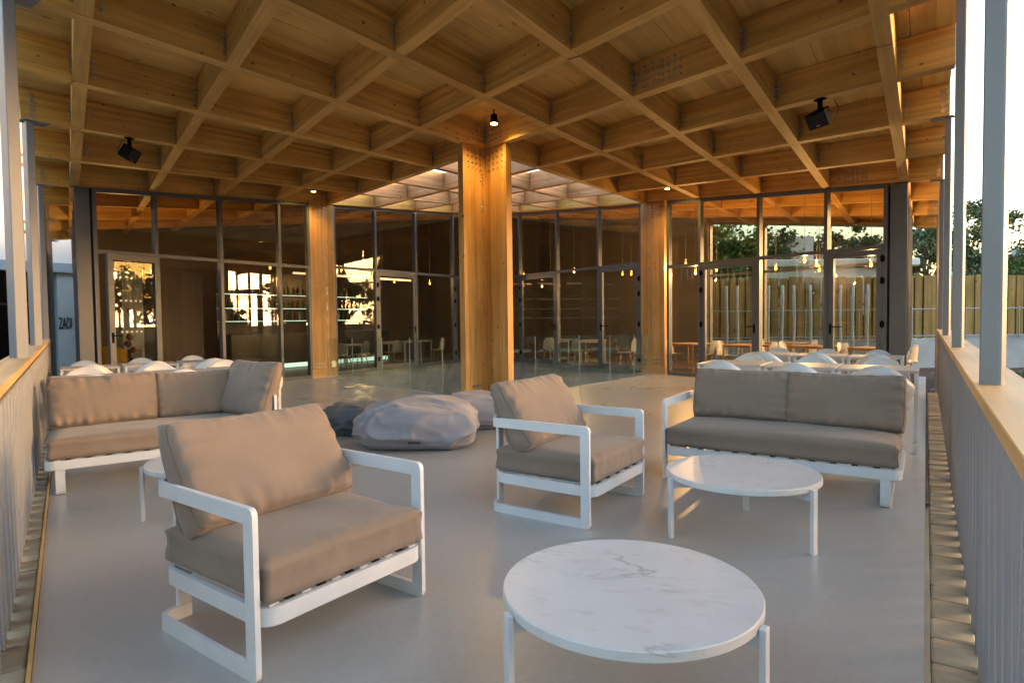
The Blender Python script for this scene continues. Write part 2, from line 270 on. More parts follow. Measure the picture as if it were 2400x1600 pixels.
# ------------------------------------------------------------------ mesh helpers
class MB:
    def __init__(s): s.v = []; s.f = []
    def add(s, vs, fs):
        o = len(s.v); s.v += [tuple(v) for v in vs]; s.f += [tuple(i + o for i in f) for f in fs]; return s
    def hexa(s, p): return s.add(p, [(0, 3, 2, 1), (4, 5, 6, 7), (0, 1, 5, 4), (1, 2, 6, 5), (2, 3, 7, 6), (3, 0, 4, 7)])
    def box(s, x0, x1, y0, y1, z0, z1): return s.hexa([(x0, y0, z0), (x1, y0, z0), (x1, y1, z0), (x0, y1, z0), (x0, y0, z1), (x1, y0, z1), (x1, y1, z1), (x0, y1, z1)])
    def rbox(s, x0, x1, y0, y1, z0, z1, c=0.004):
        """box with chamfered vertical and horizontal edges"""
        rings = []
        for z, k in ((z0, c), (z0 + c, 0), (z1 - c, 0), (z1, c)):
            a0, a1, b0, b1 = x0 + k, x1 - k, y0 + k, y1 - k
            rings.append([(a0 + c, b0, z), (a1 - c, b0, z), (a1, b0 + c, z), (a1, b1 - c, z), (a1 - c, b1, z), (a0 + c, b1, z), (a0, b1 - c, z), (a0, b0 + c, z)])
        return s.loft(rings, True)
    def loft(s, rings, caps=True):
        n = len(rings[0]); vs = [p for r in rings for p in r]; fs = []
        for k in range(len(rings) - 1):
            for i in range(n): fs.append((k * n + i, k * n + (i + 1) % n, (k + 1) * n + (i + 1) % n, (k + 1) * n + i))
        if caps: fs.append(tuple(range(n - 1, -1, -1))); fs.append(tuple((len(rings) - 1) * n + i for i in range(n)))
        return s.add(vs, fs)
    def prism(s, poly, z0, z1, ax='z'):
        def mp(p, h): return {'z': (p[0], p[1], h), 'x': (h, p[0], p[1]), 'y': (p[0], h, p[1])}[ax]
        return s.loft([[mp(p, z0) for p in poly], [mp(p, z1) for p in poly]])
    def band(s, path, z0, z1, t, closed=False):
        """flat bar of thickness t on edge following a plan path"""
        n = len(path); L = []; Rr = []
        for i, p in enumerate(path):
            a = path[(i - 1) % n] if (closed or i > 0) else p; c = path[(i + 1) % n] if (closed or i < n - 1) else p
            dx, dy = c[0] - a[0], c[1] - a[1]; d = math.hypot(dx, dy) or 1; nx, ny = -dy / d * t / 2, dx / d * t / 2
            L.append((p[0] + nx, p[1] + ny)); Rr.append((p[0] - nx, p[1] - ny))
        rings = [[(Rr[i][0], Rr[i][1], z0), (L[i][0], L[i][1], z0), (L[i][0], L[i][1], z1), (Rr[i][0], Rr[i][1], z1)] for i in range(n)]
        if closed: rings.append(rings[0])
        return s.loft(rings, not closed)
    def tube(s, pts, r, n=8, r2=None):
        pts = [Vector(p) for p in pts]; rings = []
        for i, p in enumerate(pts):
            d = (pts[min(i + 1, len(pts) - 1)] - pts[max(i - 1, 0)]).normalized()
            u = d.orthogonal().normalized() if abs(d.z) < 0.99 else Vector((1, 0, 0)); w = d.cross(u)
            rr = r if r2 is None else r + (r2 - r) * i / (len(pts) - 1)
            rings.append([tuple(p + (u * math.cos(k * 2 * math.pi / n) + w * math.sin(k * 2 * math.pi / n)) * rr) for k in range(n)])
        return s.loft(rings)
    def lathe(s, prof, n=24, c=(0, 0, 0)):
        return s.loft([[(c[0] + r * math.cos(k * 2 * math.pi / n), c[1] + r * math.sin(k * 2 * math.pi / n), c[2] + z) for k in range(n)] for r, z in prof])
    def xf(s, M):
        s.v = [tuple(M @ Vector(v)) for v in s.v]; return s
    def mesh(s, name, mat, smooth=False, auto=None):
        me = bpy.data.meshes.new(name); me.from_pydata(s.v, [], s.f); me.materials.append(MATS[mat])
        if smooth or auto: me.polygons.foreach_set('use_smooth', [True] * len(me.polygons))
        me.update()
        if auto: me.set_sharp_from_angle(angle=R_(auto))
        return me
    def build(s, name, mat, parent=None, smooth=False, auto=None, M=None):
        return link(name, s.mesh(name, mat, smooth, auto), parent, M)
def link(name, me, parent=None, M=None):
    o = bpy.data.objects.new(name, me); COL.objects.link(o)
    if parent: o.parent = parent
    if M is not None: o.matrix_local = M
    return o
def tag(o, label=None, cat=None, group=None, kind=None):
    if label: o['label'] = label
    if cat: o['category'] = cat
    if group: o['group'] = group
    if kind: o['kind'] = kind
    return o
def thing(name, label, cat, loc=(0, 0, 0), rz=0.0, group=None):
    o = bpy.data.objects.new(name, None); o.empty_display_size = 0.2; COL.objects.link(o); o.location = loc; o.rotation_euler = (0, 0, rz)
    return tag(o, label, cat, group)
def copy_tree(o, parent=None):
    c = o.copy(); COL.objects.link(c); c.parent = parent
    if parent: c.matrix_parent_inverse = o.matrix_parent_inverse
    for ch in list(KIDS.get(o.name, [])): pass
    for ch in o.children: copy_tree(ch, c)
    return c
KIDS = {}
def frame_from(p0, p1, up=Vector((0, 0, 1))):
    """matrix with local X along p0->p1, origin p0"""
    x = (p1 - p0).normalized(); y = up.cross(x).normalized(); z = x.cross(y)
    return Matrix(((x.x, y.x, z.x, p0.x), (x.y, y.y, z.y, p0.y), (x.z, y.z, z.z, p0.z), (0, 0, 0, 1)))
def obox(mb, p0, u, v, w):
    """box from corner p0 spanned by three vectors"""
    p0, u, v, w = Vector(p0), Vector(u), Vector(v), Vector(w)
    return mb.hexa([tuple(q) for q in (p0, p0 + u, p0 + u + v, p0 + v, p0 + w, p0 + u + w, p0 + u + v + w, p0 + v + w)])

# ================================================================== THE SETTING: ground, terrace floor, light well
g = MB(); g.box(-400, 400, -400, 400, -2.0, -1.55); tag(g.build('ground', 'earth'), kind='structure')
A0, B0, AV, BV = -6.20, -6.46, -0.36, -0.36      # floor edges (oblique) and edge of the light well
AF, BF = 6.95, 7.42                               # facade planes
fm = MB()
def slab(a0, a1, b0, b1, t=0.30):
    c = [(a0, b0), (a1, b0), (a1, b1), (a0, b1)]
    fm.hexa([tuple(W(a, b, FZ(a, b) - t)) for a, b in c] + [tuple(W(a, b, FZ(a, b))) for a, b in c])
slab(A0, AV, B0, 0.5); slab(A0, AV, 0.5, BF + 0.2); slab(AV, 0.5, B0, BV); slab(0.5, AF + 0.2, B0, BV)
slab(AV, 0.12, BV, 0.12); slab(AV, 0.14, BF - 0.35, BF + 0.2); slab(AF - 0.35, AF + 0.2, BV, 0.14)
floor = tag(fm.build('floor', 'floor_cement'), kind='structure')
# light well: concrete walls under the glazing and a paved bottom
cw = MB()
obox(cw, W(AV, BF + 0.24, -1.54), EX * (AF + 0.9 - AV), EY * 0.25, (0, 0, 1.40))
obox(cw, W(AF + 0.24, BV, -1.54), EX * 0.25, EY * (BF + 0.23 - BV), (0, 0, 1.40))
obox(cw, W(AV - 0.27, BV, -1.54), EX * 0.25, EY * (BF - BV), (0, 0, 1.20))
obox(cw, W(AV, BV - 0.27, -1.54), EX * (AF - AV), EY * 0.25, (0, 0, 1.20))
obox(cw, W(AV, BV, -1.54), EX * (AF + 0.23 - AV), EY * (BF + 0.23 - BV), (0, 0, 0.06))
tag(cw.build('light_well', 'concrete'), kind='structure')
# terrace plinth below the railings
tp = MB()
obox(tp, W(A0 - 0.02, B0 + 0.0, -1.54), EX * 0.20, EY * (BF + 8 - B0), (0, 0, 1.22)); obox(tp, W(A0 + 0.2, B0, -1.54), EX * (AF + 6 - A0), EY * 0.20, (0, 0, 1.22))
tag(tp.build('terrace_plinth', 'concrete'), kind='structure')
# interior floor of the pavilion
fi = MB(); ZI = -0.14
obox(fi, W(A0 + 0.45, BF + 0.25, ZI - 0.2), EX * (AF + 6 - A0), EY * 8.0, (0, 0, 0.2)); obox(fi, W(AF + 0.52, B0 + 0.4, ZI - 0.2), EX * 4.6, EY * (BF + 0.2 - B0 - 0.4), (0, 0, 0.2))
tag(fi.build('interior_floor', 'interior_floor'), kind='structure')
# edge stones in the gutter between floor and railing
es = MB(); es.rbox(-0.5, 0.5, -0.5, 0.5, -0.5, 0.5, 0.06); es_me = es.mesh('edge_stone', 'kerb_stone')
def stones(p0, d, n, L, w, z):
    nrm = Vector((-d.y, d.x, 0))
    for k in range(n):
        l = L * (0.965 + 0.03 * rnd.random()); zz = z + rnd.uniform(-0.006, 0.006)
        c = p0 + d * (L * (k + 0.5)) + Vector((0, 0, zz))
        o = link('edge_stone', es_me, floor); rz = math.atan2(d.y, d.x) + rnd.uniform(-0.02, 0.02)
        o.matrix_local = Matrix.Translation(c) @ Matrix.Rotation(rz, 4, 'Z') @ Matrix.Rotation(rnd.uniform(-.03, .03), 4, 'Y') @ Matrix.Diagonal((l, w * (0.95 + 0.08 * rnd.random()), 0.12, 1))
stones(W(-5.9, B0 - 0.105, 0), EX, 60, 0.205, 0.15, -0.063)
stones(W(A0 - 0.085, -5.6, 0), EY, 60, 0.22, 0.125, -0.063)
ee = MB(); obox(ee, W(A0 - 0.017, B0, -0.12), EX * 0.015, EY * (BF - B0), (0, 0, 0.135)); ee.build('edge_strip', 'plinth_wood', floor)

# ================================================================== THE PAVILION (roof grid, columns, posts, glazing)
pav = thing('pavilion', 'timber pavilion with deep coffered beam ceiling, wooden columns and grey framed glazing', 'building')
RA0, RB0 = -6.47, -6.68          # roof edges
def xbeam_range(j):
    return (RA0, 12.4) if j <= 4 else (RA0, 8.81)
def bolts(mb, origin, u, v, n, rows, cols, du, dv, r=0.013, h=0.014, washer=True):
    """bolt heads on a face: u along, v up, n outwards"""
    for i in range(cols):
        for k in range(rows):
            c = origin + u * (i * du) + v * (k * dv)
            for rr, h0, h1, m in (((r * 1.65, 0, 0.003, 8), (r, 0.002, h, 6)) if washer else ((r, 0, h, 6),)):
                ring = lambda hh: [tuple(c + n * hh + (u * math.cos(q * 2 * math.pi / m) + v * math.sin(q * 2 * math.pi / m)) * rr) for q in range(m)]
                mb.loft([ring(h0), ring(h1)])
UP = Vector((0, 0, 1))
# X beams run through
HWX = BW / 2 / math.cos(ANG) + 0.001
for j, b in YS.items():
    a0, a1 = xbeam_range(j)
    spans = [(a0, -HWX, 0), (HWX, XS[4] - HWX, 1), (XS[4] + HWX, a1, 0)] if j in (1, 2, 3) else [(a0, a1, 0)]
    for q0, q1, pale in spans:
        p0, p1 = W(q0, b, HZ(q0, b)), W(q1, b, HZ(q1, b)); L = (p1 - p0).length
        MB().box(0, L, -BW / 2, BW / 2, 0, BD).build('beam', 'beam_wood_skylit' if pale else 'beam_wood', pav, M=frame_from(p0, p1))
# Y beams in lengths between them
for i, a in XS.items():
    jl_ = sorted(YS)
    for j0, j1 in [(None, -4)] + list(zip(jl_[:-1], jl_[1:])):
        if i > 5 and (j1 > 4): continue
        b0 = RB0 if j0 is None else YS[j0]; b1 = YS[j1]
        g0 = 0 if j0 is None else BW / 2 / math.cos(ANG); g1 = BW / 2 / math.cos(ANG)
        if i in (0, 4) and j0 in (1, 2, 3): g0 = -0.0005
        if i in (0, 4) and j1 in (1, 2, 3): g1 = 0.0005
        q0, q1 = b0 + g0, b1 - g1
        if q1 - q0 < 0.1: continue
        mb = MB(); hw = BW / 2 / math.cos(ANG)
        # skewed ends so the length butts square against the crossing beam
        P = [(-hw, q0), (hw, q0), (hw, q1), (-hw, q1)]
        lo = [W(a + da, bb, HZ(a, bb) + 0.002) for da, bb in P]; hi = [p + Vector((0, 0, BD - 0.004)) for p in lo]
        M = frame_from(W(a, q0, HZ(a, q0)), W(a, q1, HZ(a, q1))); Mi = M.inverted()
        mb.hexa([tuple(Mi @ p) for p in lo + hi]); bo = mb.build('beam', 'beam_wood_skylit' if (i in (1, 2, 3) and j0 is not None and 0 <= j0 <= 3) else 'beam_wood', pav, M=M)
# bolt rows at the joints that show
bm = MB()
for j in range(-3, 5):
    for i in range(-4, 5):
        if j > 0 and i > 0: continue
        a, b = XS[i], YS[j]
        z = HZ(a, b)
        for sgn, off in ((-1, 0.115), (1, 0.115)):
            if sgn > 0 and i != -4: continue
            o = W(a + sgn * off, b, 0) + Vector((0, -BW / 2, z + 0.10)); bolts(bm, o, EX, UP, Vector((0, -1, 0)), 4, 1, 0.05, 0.058)
for j in range(-4, 4):
    for i in (0, 1, 2, 3):
        if j >= 0 and i > 0: continue
        a, b = XS[i], YS[j]; z = HZ(a, b); o = W(a - BW / 2 / math.cos(ANG), b, 0) - EY * 0.12 + Vector((0, 0, z + 0.10))
        bolts(bm, o, EY, UP, -N1, 4, 1, 0.05, 0.058)
for i in (1, 2, 3, 4):                     # light-well beams
    for j in (1, 2, 3, 4):
        a, b = XS[i], YS[j]; z = HZ(a, b); o = W(a - 0.115, b, 0) + Vector((0, -BW / 2, z + 0.09)); bolts(bm, o, EX, UP, Vector((0, -1, 0)), 4, 1, 0.05, 0.058)
# splice groups
for (i, b0) in ((0, -3.45), (0, -4.02), (4, -4.95), (4, -5.45)):
    o = W(XS[i] - BW / 2 / math.cos(ANG), b0, HZ(XS[i], b0) + 0.075); bolts(bm, o, EY, UP, -N1, 4, 4, -0.085 if b0 > -4 or b0 == -4.95 else 0.085, 0.075, 0.012)
bm2 = bm.build('joint_bolts', 'galv', pav); tag(bm2, kind='stuff')
# roof decking: two boards to a coffer, open above the light well
iX = sorted(XS); jY = sorted(YS)
cells_a = [RA0] + [XS[i] for i in iX]; cells_b = [RB0] + [YS[j] for j in jY]
mem = MB()
for ca0, ca1 in zip(cells_a[:-1], cells_a[1:]):
    for cb0, cb1 in zip(cells_b[:-1], cells_b[1:]):
        if ca0 >= -0.01 and ca1 <= 6.95 and cb0 >= -0.01 and cb1 <= 7.5: continue
        if ca0 >= 8.7 and cb0 >= 9.4: continue
        cut = cb0 + (cb1 - cb0) * rnd.uniform(0.3, 0.7)
        for q0, q1 in ((cb0, cut - 0.003), (cut + 0.003, cb1)):
            if q1 - q0 < 0.15: continue
            P = [(ca0, q0), (ca1, q0), (ca1, q1), (ca0, q1)]
            M = frame_from(W(ca0, q0, HZ(ca0, q0) + BD), W(ca1, q0, HZ(ca1, q0) + BD)); Mi = M.inverted()
            lo = [W(a, b, HZ(a, b) + BD + 0.003) for a, b in P]; hi = [p + Vector((0, 0, 0.04)) for p in lo]
            MB().hexa([tuple(Mi @ p) for p in lo + hi]).build('deck_board', 'deck_wood', pav, M=M)
        P = [(ca0, cb0), (ca1, cb0), (ca1, cb1), (ca0, cb1)]
        lo = [W(a, b, HZ(a, b) + BD + 0.05) for a, b in P]; mem.hexa([tuple(p) for p in lo + [p + Vector((0, 0, 0.1)) for p in lo]])
mem.build('roof_membrane', 'membrane', pav)

# columns: L of two laminated slabs, plinth block, bolts
CT, CL = 0.152, 0.624
def slab_part(parent, a0, a1, b0, b1, z0, z1, mat, name):
    M = Matrix.Translation(W((a0 + a1) / 2, (b0 + b1) / 2, z0)) ; Mi = M.inverted(); mb = MB()
    P = [W(a, b, 0) for a, b in ((a0, b0), (a1, b0), (a1, b1), (a0, b1))]
    mb.hexa([tuple(Mi @ (p + Vector((0, 0, z0)))) for p in P] + [tuple(Mi @ (p + Vector((0, 0, z1)))) for p in P])
    return mb.build(name, mat, parent, M=M)
IC = -0.038
ctop = HZ(0, 0) - 0.006
c1 = slab_part(pav, -CL, IC + CT, IC, IC + CT, 0.05, ctop, 'column_wood', 'column')
c2 = slab_part(pav, IC, IC + CT, -CL, IC - 0.002, 0.05, ctop, 'column_wood_side', 'column')
slab_part(pav, -CL + 0.01, IC + CT - .01, IC + .01, IC + CT - .01, 0.0, 0.05, 'anthracite', 'column_shoe'); slab_part(pav, IC + .01, IC + CT - .01, -CL + .01, IC - .002, 0.0, 0.049, 'anthracite', 'column_shoe')
cb = MB()
fY = Vector((0, -1, 0))
bolts(cb, W(-CL + 0.13, IC, ctop - 0.36), EX, UP, fY, 4, 4, 0.105, 0.085); bolts(cb, W(IC, -CL + 0.10, ctop - 0.36), EY, UP, -N1, 4, 4, 0.12, 0.085)
bolts(cb, W(-CL + 0.13, -BW / 2 * 1.0, 0) * 1.0 + Vector((0, 0, ctop + 0.09)), EX, UP, fY, 4, 4, 0.105, 0.08); 
bolts(cb, W(-BW / 2 / math.cos(ANG), -CL + 0.10, ctop + 0.09), EY, UP, -N1, 4, 4, 0.12, 0.08)
for z in np.arange(0.55, 3.5, 0.42): bolts(cb, W(-0.13, IC, float(z)), EX, UP, fY, 4, 1, 0.05, 0.05, 0.010)
bolts(cb, W(-CL + 0.18, IC, 0.14), EX, UP, fY, 2, 4, 0.075, 0.09, 0.015)
tag(cb.build('column_bolts', 'galv', pav), kind='stuff')
for side in (0, 1):
    if side == 0:
        z0 = FZ(0, BF); zt = HZ(-0.3, 7.487) - 0.006; a0, a1, b0, b1 = -CL - 0.03, 0.12, BF - 0.06, BF + 0.10
        slab_part(pav, a0, a1, b0, b1, z0 + 0.2, zt, 'column_wood', 'column'); slab_part(pav, a0 - 0.012, a1 + 0.012, b0 - 0.014, b1 + 0.004, z0, z0 + 0.197, 'plinth_wood', 'column_plinth')
        u, n, o, su = EX, fY, lambda s, z: W(a0 + s, b0, z), 1
    else:
        z0 = FZ(AF, 0); zt = HZ(6.941, -0.3) - 0.006; a0, a1, b0, b1 = AF - 0.06, AF + 0.10, -CL - 0.03, 0.12
        slab_part(pav, a0, a1, b0, b1, z0 + 0.2, zt, 'column_wood_side', 'column'); slab_part(pav, a0 - 0.014, a1 + 0.004, b0 - 0.012, b1 + 0.012, z0, z0 + 0.197, 'plinth_wood', 'column_plinth')
        u, n, o, su = EY, -N1, lambda s, z: W(a0, b0 + s, z), 1
    cb = MB()
    bolts(cb, o(0.13, zt - 0.36), u, UP, n, 4, 4, 0.105, 0.085); bolts(cb, o(0.13, zt + 0.08) - n * (-0.004 if side == 0 else -0.004), u, UP, n, 4, 4, 0.105, 0.08)
    for z in np.arange(0.4, 3.6, 0.40): bolts(cb, o(0.50, float(z)), u, UP, n, 4, 1, 0.05, 0.05, 0.010)
    bolts(cb, o(0.12, z0 + 0.27), u, UP, n, 2, 4, 0.08, 0.09, 0.015)
    pl = MB(); obox(pl, o(0.60, z0 + 0.24) + n * 0.001, u * 0.12, n * 0.008, (0, 0, 0.17)); pl.build('shoe_plate', 'galv', pav)
    tag(cb.build('column_bolts', 'galv', pav), kind='stuff')
# steel posts with cap plates and bolts, carrying every second beam
def post(p, ux, uy, wx, wy, z0, z1, nb, name='post'):
    M = Matrix.Translation(p) @ Matrix.Rotation(math.atan2(ux.y, ux.x), 4, 'Z'); mb = MB(); mb.rbox(-wx / 2, wx / 2, -wy / 2, wy / 2, z0, z1 - 0.012, 0.006)
    o = mb.build(name, 'post_paint', pav, M=M)
    if z1 > 3: MB().box(-wx / 2 - 0.03, wx / 2 + 0.16, -wy / 2 - 0.025, wy / 2 + 0.025, z1 - 0.011, z1 - 0.001).build('cap_plate', 'post_paint', o)
    MB().box(-wx / 2 - 0.02, wx / 2 + 0.10, -wy / 2 - 0.02, wy / 2 + 0.02, -0.02, -0.006).build('base_plate', 'post_paint', o)
    return o
pb = MB()
for j in (-4, -2, 0, 2, 4, 6, 8):
    a, b = -6.38, YS[j]; post(W(a, b, 0), EX, EY, 0.085, 0.15, -1.4, HZ(a, b), None)
    if j > -3: bolts(pb, W(a + 0.03, b, HZ(a, b) + 0.075) + Vector((0, -BW / 2, 0)), EX, UP, fY, 4, 1, 0.1, 0.075, 0.021)
for i in (-2, 0, 2, 4, 6):
    a, b = XS[i], -6.675; post(W(a, b, 0), EY, -EX, 0.068, 0.06, -1.4, HZ(a, b), None)
    bolts(pb, W(a - BW / 2 / math.cos(ANG), b + 0.06, HZ(a, b) + 0.075), EY, UP, -N1, 4, 1, 0.1, 0.075, 0.021)
tag(pb.build('post_bolts', 'galv', pav), kind='stuff')
# closely set fins that screen the sides of the building beyond the terrace
fin = MB(); fin.rbox(-0.035, 0.035, -0.09, 0.09, -1.2, 1.0, 0.005)
k = 0
for n in range(22):
    b = BF + 0.35 + n * 0.33; 
    if abs(b - YS[6]) < 0.14 or abs(b - YS[8]) < 0.14: continue
    mb = MB(); mb.rbox(-0.035, 0.035, -0.09, 0.09, -1.2, HZ(-6.38, b), 0.005); mb.build('screen_fin', 'post_paint', pav, M=Matrix.Translation(W(-6.38, b, 0)) @ Matrix.Rotation(-ANG, 4, 'Z'))
for n in range(6):
    a = AF + 0.35 + n * 0.33
    if abs(a - XS[6]) < 0.14: continue
    mb = MB(); mb.rbox(-0.09, 0.09, -0.035, 0.035, -1.2, HZ(a, -6.675), 0.005); mb.build('screen_fin', 'post_paint', pav, M=Matrix.Translation(W(a, -6.675, 0)))

# glazing: frames, panes, doors.  local x along the wall, local -y towards the terrace
def hexa_wall(mb, s0, s1, y0, y1, z0a, z0b, z1a, z1b):
    mb.hexa([(s0, y0, z0a), (s1, y0, z0b), (s1, y1, z0b), (s0, y1, z0a), (s0, y0, z1a), (s1, y0, z1b), (s1, y1, z1b), (s0, y1, z1a)])
def facade(M, S, zt, zf, tr, doors={}, pane='pane_glass'):
    """S: mullion centres; zt/zf functions of s; tr: transom height; doors: bay -> (hinge side, swing angle)"""
    mw = 0.035
    for s in S:
        mb = MB(); mb.box(s - mw, s + mw, -0.06, 0.06, zf(s) + 0.002, zt(s) - 0.004); mb.build('mullion', 'anthracite', pav, M=M)
    for k, (s0, s1) in enumerate(zip(S[:-1], S[1:])):
        q0, q1 = s0 + mw + 0.001, s1 - mw - 0.001
        mb = MB(); hexa_wall(mb, q0, q1, -0.055, 0.055, zt(q0) - 0.085, zt(q1) - 0.085, zt(q0) - 0.005, zt(q1) - 0.005); mb.build('head_rail', 'anthracite', pav, M=M)
        mb = MB(); mb.box(q0, q1, -0.05, 0.05, tr - 0.035, tr + 0.035); mb.build('transom', 'anthracite', pav, M=M)
        mb = MB(); hexa_wall(mb, q0, q1, -0.012, 0.012, tr + 0.036, tr + 0.036, zt(q0) - 0.086, zt(q1) - 0.086); mb.build('pane', pane, pav, M=M)
        if k not in doors:
            mb = MB(); hexa_wall(mb, q0, q1, -0.055, 0.055, zf(q0) + 0.003, zf(q1) + 0.003, zf(q0) + 0.085, zf(q1) + 0.085); mb.build('sill_rail', 'anthracite', pav, M=M)
            mb = MB(); hexa_wall(mb, q0, q1, -0.012, 0.012, zf(q0) + 0.086, zf(q1) + 0.086, tr - 0.036, tr - 0.036); mb.build('pane', pane, pav, M=M)
        else:
            hinge, ang = doors[k][:2]
            z0 = max(zf(q0), zf(q1)) + 0.012; z1 = tr - 0.04; w = doors[k][2] if len(doors[k]) > 2 else q1 - q0 - 0.012
            hs = q0 + 0.006 if hinge < 0 else q1 - 0.006
            Ml = M @ Matrix.Translation((hs, -0.03 if ang else -0.015, 0)) @ Matrix.Rotation(ang, 4, 'Z')
            d = 1 if hinge < 0 else -1
            st = 0.11; leaf = MB()
            def bx(x0, x1, za, zb): leaf.box(min(x0, x1), max(x0, x1), -0.035, 0.035, za, zb)
            bx(0, d * st, z0, z1); bx(d * (w - st), d * w, z0, z1); bx(d * (st + .0005), d * (w - st - .0005), z1 - st, z1 - 0.001); bx(d * (st + .0005), d * (w - st - .0005), z0 + 0.001, z0 + st * 1.3)
            lf = leaf.build('door_leaf', 'anthracite', pav, M=Ml)
            pm = MB(); pm.box(min(d * st, d * (w - st)), max(d * st, d * (w - st)), -0.012, 0.012, z0 + st * 1.3 + .001, z1 - st - .001); pm.build('door_pane', pane, lf)
            if ang:
                for zz in (0.42, 1.12, 1.72):
                    for q in range(5): sk = MB(); xs_ = d * (w * 0.40 + q * 0.095); sk.box(xs_ - 0.022, xs_ + 0.022, 0.0125, 0.0145, zz, zz + 0.036); sk.build('door_sticker', 'pole_white', lf)
            hm = MB(); xh = d * (w - st / 2)
            for yy in (-1, 1):
                hm.box(xh - 0.02, xh + 0.02, min(yy * 0.036, yy * 0.045), max(yy * 0.036, yy * 0.045), 0.93, 1.13); hm.tube([(xh, yy * 0.045, 1.07), (xh, yy * 0.085, 1.07), (xh - d * 0.03, yy * 0.09, 1.07), (xh - d * 0.15, yy * 0.09, 1.07)], 0.011, 8)
            hm.build('door_handle', 'black_plastic', lf)
            for zz in (0.12, 1.05, 1.85, 2.25):
                if zz < z1 - 0.1:
                    h2 = MB(); h2.tube([(d * 0.0, -0.05, zz), (d * 0.0, -0.05, zz + 0.14)], 0.017, 8); h2.box(-0.04, 0.04, -0.05, -0.036, zz + 0.02, zz + 0.12); h2.build('hinge', 'black_plastic', lf)
# left wing: plane b = BF
ML = Matrix.Translation((W(0, BF).x, W(0, BF).y, 0))
zL = lambda s: HZ(s, 7.40) - 0.0; fL = lambda s: FZ(s, BF)
facade(ML, [-5.54, -4.43, -3.04, -1.55, -0.705], zL, fL, 2.66, {1: (-1, R_(-172), 1.04)})
# light-well sides, set back a little
MML = Matrix.Translation((W(0, 7.60).x, W(0, 7.60).y, 0))
facade(MML, [0.20, 1.68, 3.36, 5.19, 6.86], lambda s: HZ(s, 7.49) - 0.0, lambda s: ZI + 0.002, 2.74, {1: (-1, 0), 3: (-1, 0)})
# right wing: plane a = AF, local x = -EY
def MR(a): return Matrix(((-EY.x, N1.x, 0, a), (-EY.y, N1.y, 0, 0), (0, 0, 1, 0), (0, 0, 0, 1)))
facade(MR(AF), [0.79, 1.73, 3.25, 4.71, 5.80], lambda s: HZ(AF, -s), lambda s: FZ(AF, -s), 2.54, {1: (-1, 0), 3: (1, 0)})
facade(MR(7.10), [-7.30, -5.55, -3.62, -1.78, -0.20], lambda s: HZ(7.0, -s), lambda s: ZI + 0.002, 2.72, {1: (-1, 0), 3: (1, 0)})
# far glass side of the right wing, so one looks straight through
facade(MR(11.9), [0.3, 2.2, 4.1, 6.0], lambda s: HZ(11.9, -s), lambda s: ZI, 2.6, {})
# corner pillars clad in sheet metal
for (a0, a1, b0, b1) in ((-5.84, -5.60, BF - 0.07, BF + 0.14), (AF - 0.07, AF + 0.14, -6.14, -5.86)):
    z0 = FZ((a0 + a1) / 2, (b0 + b1) / 2); slab_part(pav, a0, a1, b0, b1, z0, HZ(a0, b0) - 0.004, 'anthracite', 'corner_pillar')
# side walls running back from the pillars
for P0, d, L, in ((W(-5.80, BF + 0.15), EY, 7.4),):
    M = frame_from(P0, P0 + d); mb = MB(); mb.box(0.001, L, -0.03, 0.03, ZI, 2.75); mb.build('side_wall', 'anthracite', pav, M=M)
    for q in np.arange(0.0, L, 1.3): MB().box(float(q), float(q) + 0.07, -0.05, 0.05, 2.752, HZ(-5.8, BF + float(q)) - 0.02).build('mullion', 'anthracite', pav, M=M)
mb = MB(); M = frame_from(W(AF + 0.15, -6.08), W(AF + 5, -6.08)); mb.box(0.001, 4.7, -0.03, 0.03, ZI, 0.5); mb.build('side_wall', 'anthracite', pav, M=M)
for q in np.arange(0.0, 4.7, 1.17): MB().box(float(q) + .003, float(q) + 0.07, -0.05, 0.05, 0.502, HZ(AF + float(q), -6.0) - 0.02).build('mullion', 'anthracite', pav, M=M)
# open entrance leaf of the left wing folded back over the first bay, and the brown inner doors behind the opening
# back walls of the left wing
def roof_wall(a0, b0, a1, b1, t=0.2):
    mb = MB(); c = [(a0, b0), (a1, b0), (a1, b1), (a0, b1)]
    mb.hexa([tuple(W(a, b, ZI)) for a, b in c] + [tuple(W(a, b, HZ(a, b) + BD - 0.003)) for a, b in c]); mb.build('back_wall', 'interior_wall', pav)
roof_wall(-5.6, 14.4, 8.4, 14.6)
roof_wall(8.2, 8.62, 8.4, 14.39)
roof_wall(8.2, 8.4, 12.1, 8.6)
roof_wall(11.9, -0.2, 12.1, 8.39)

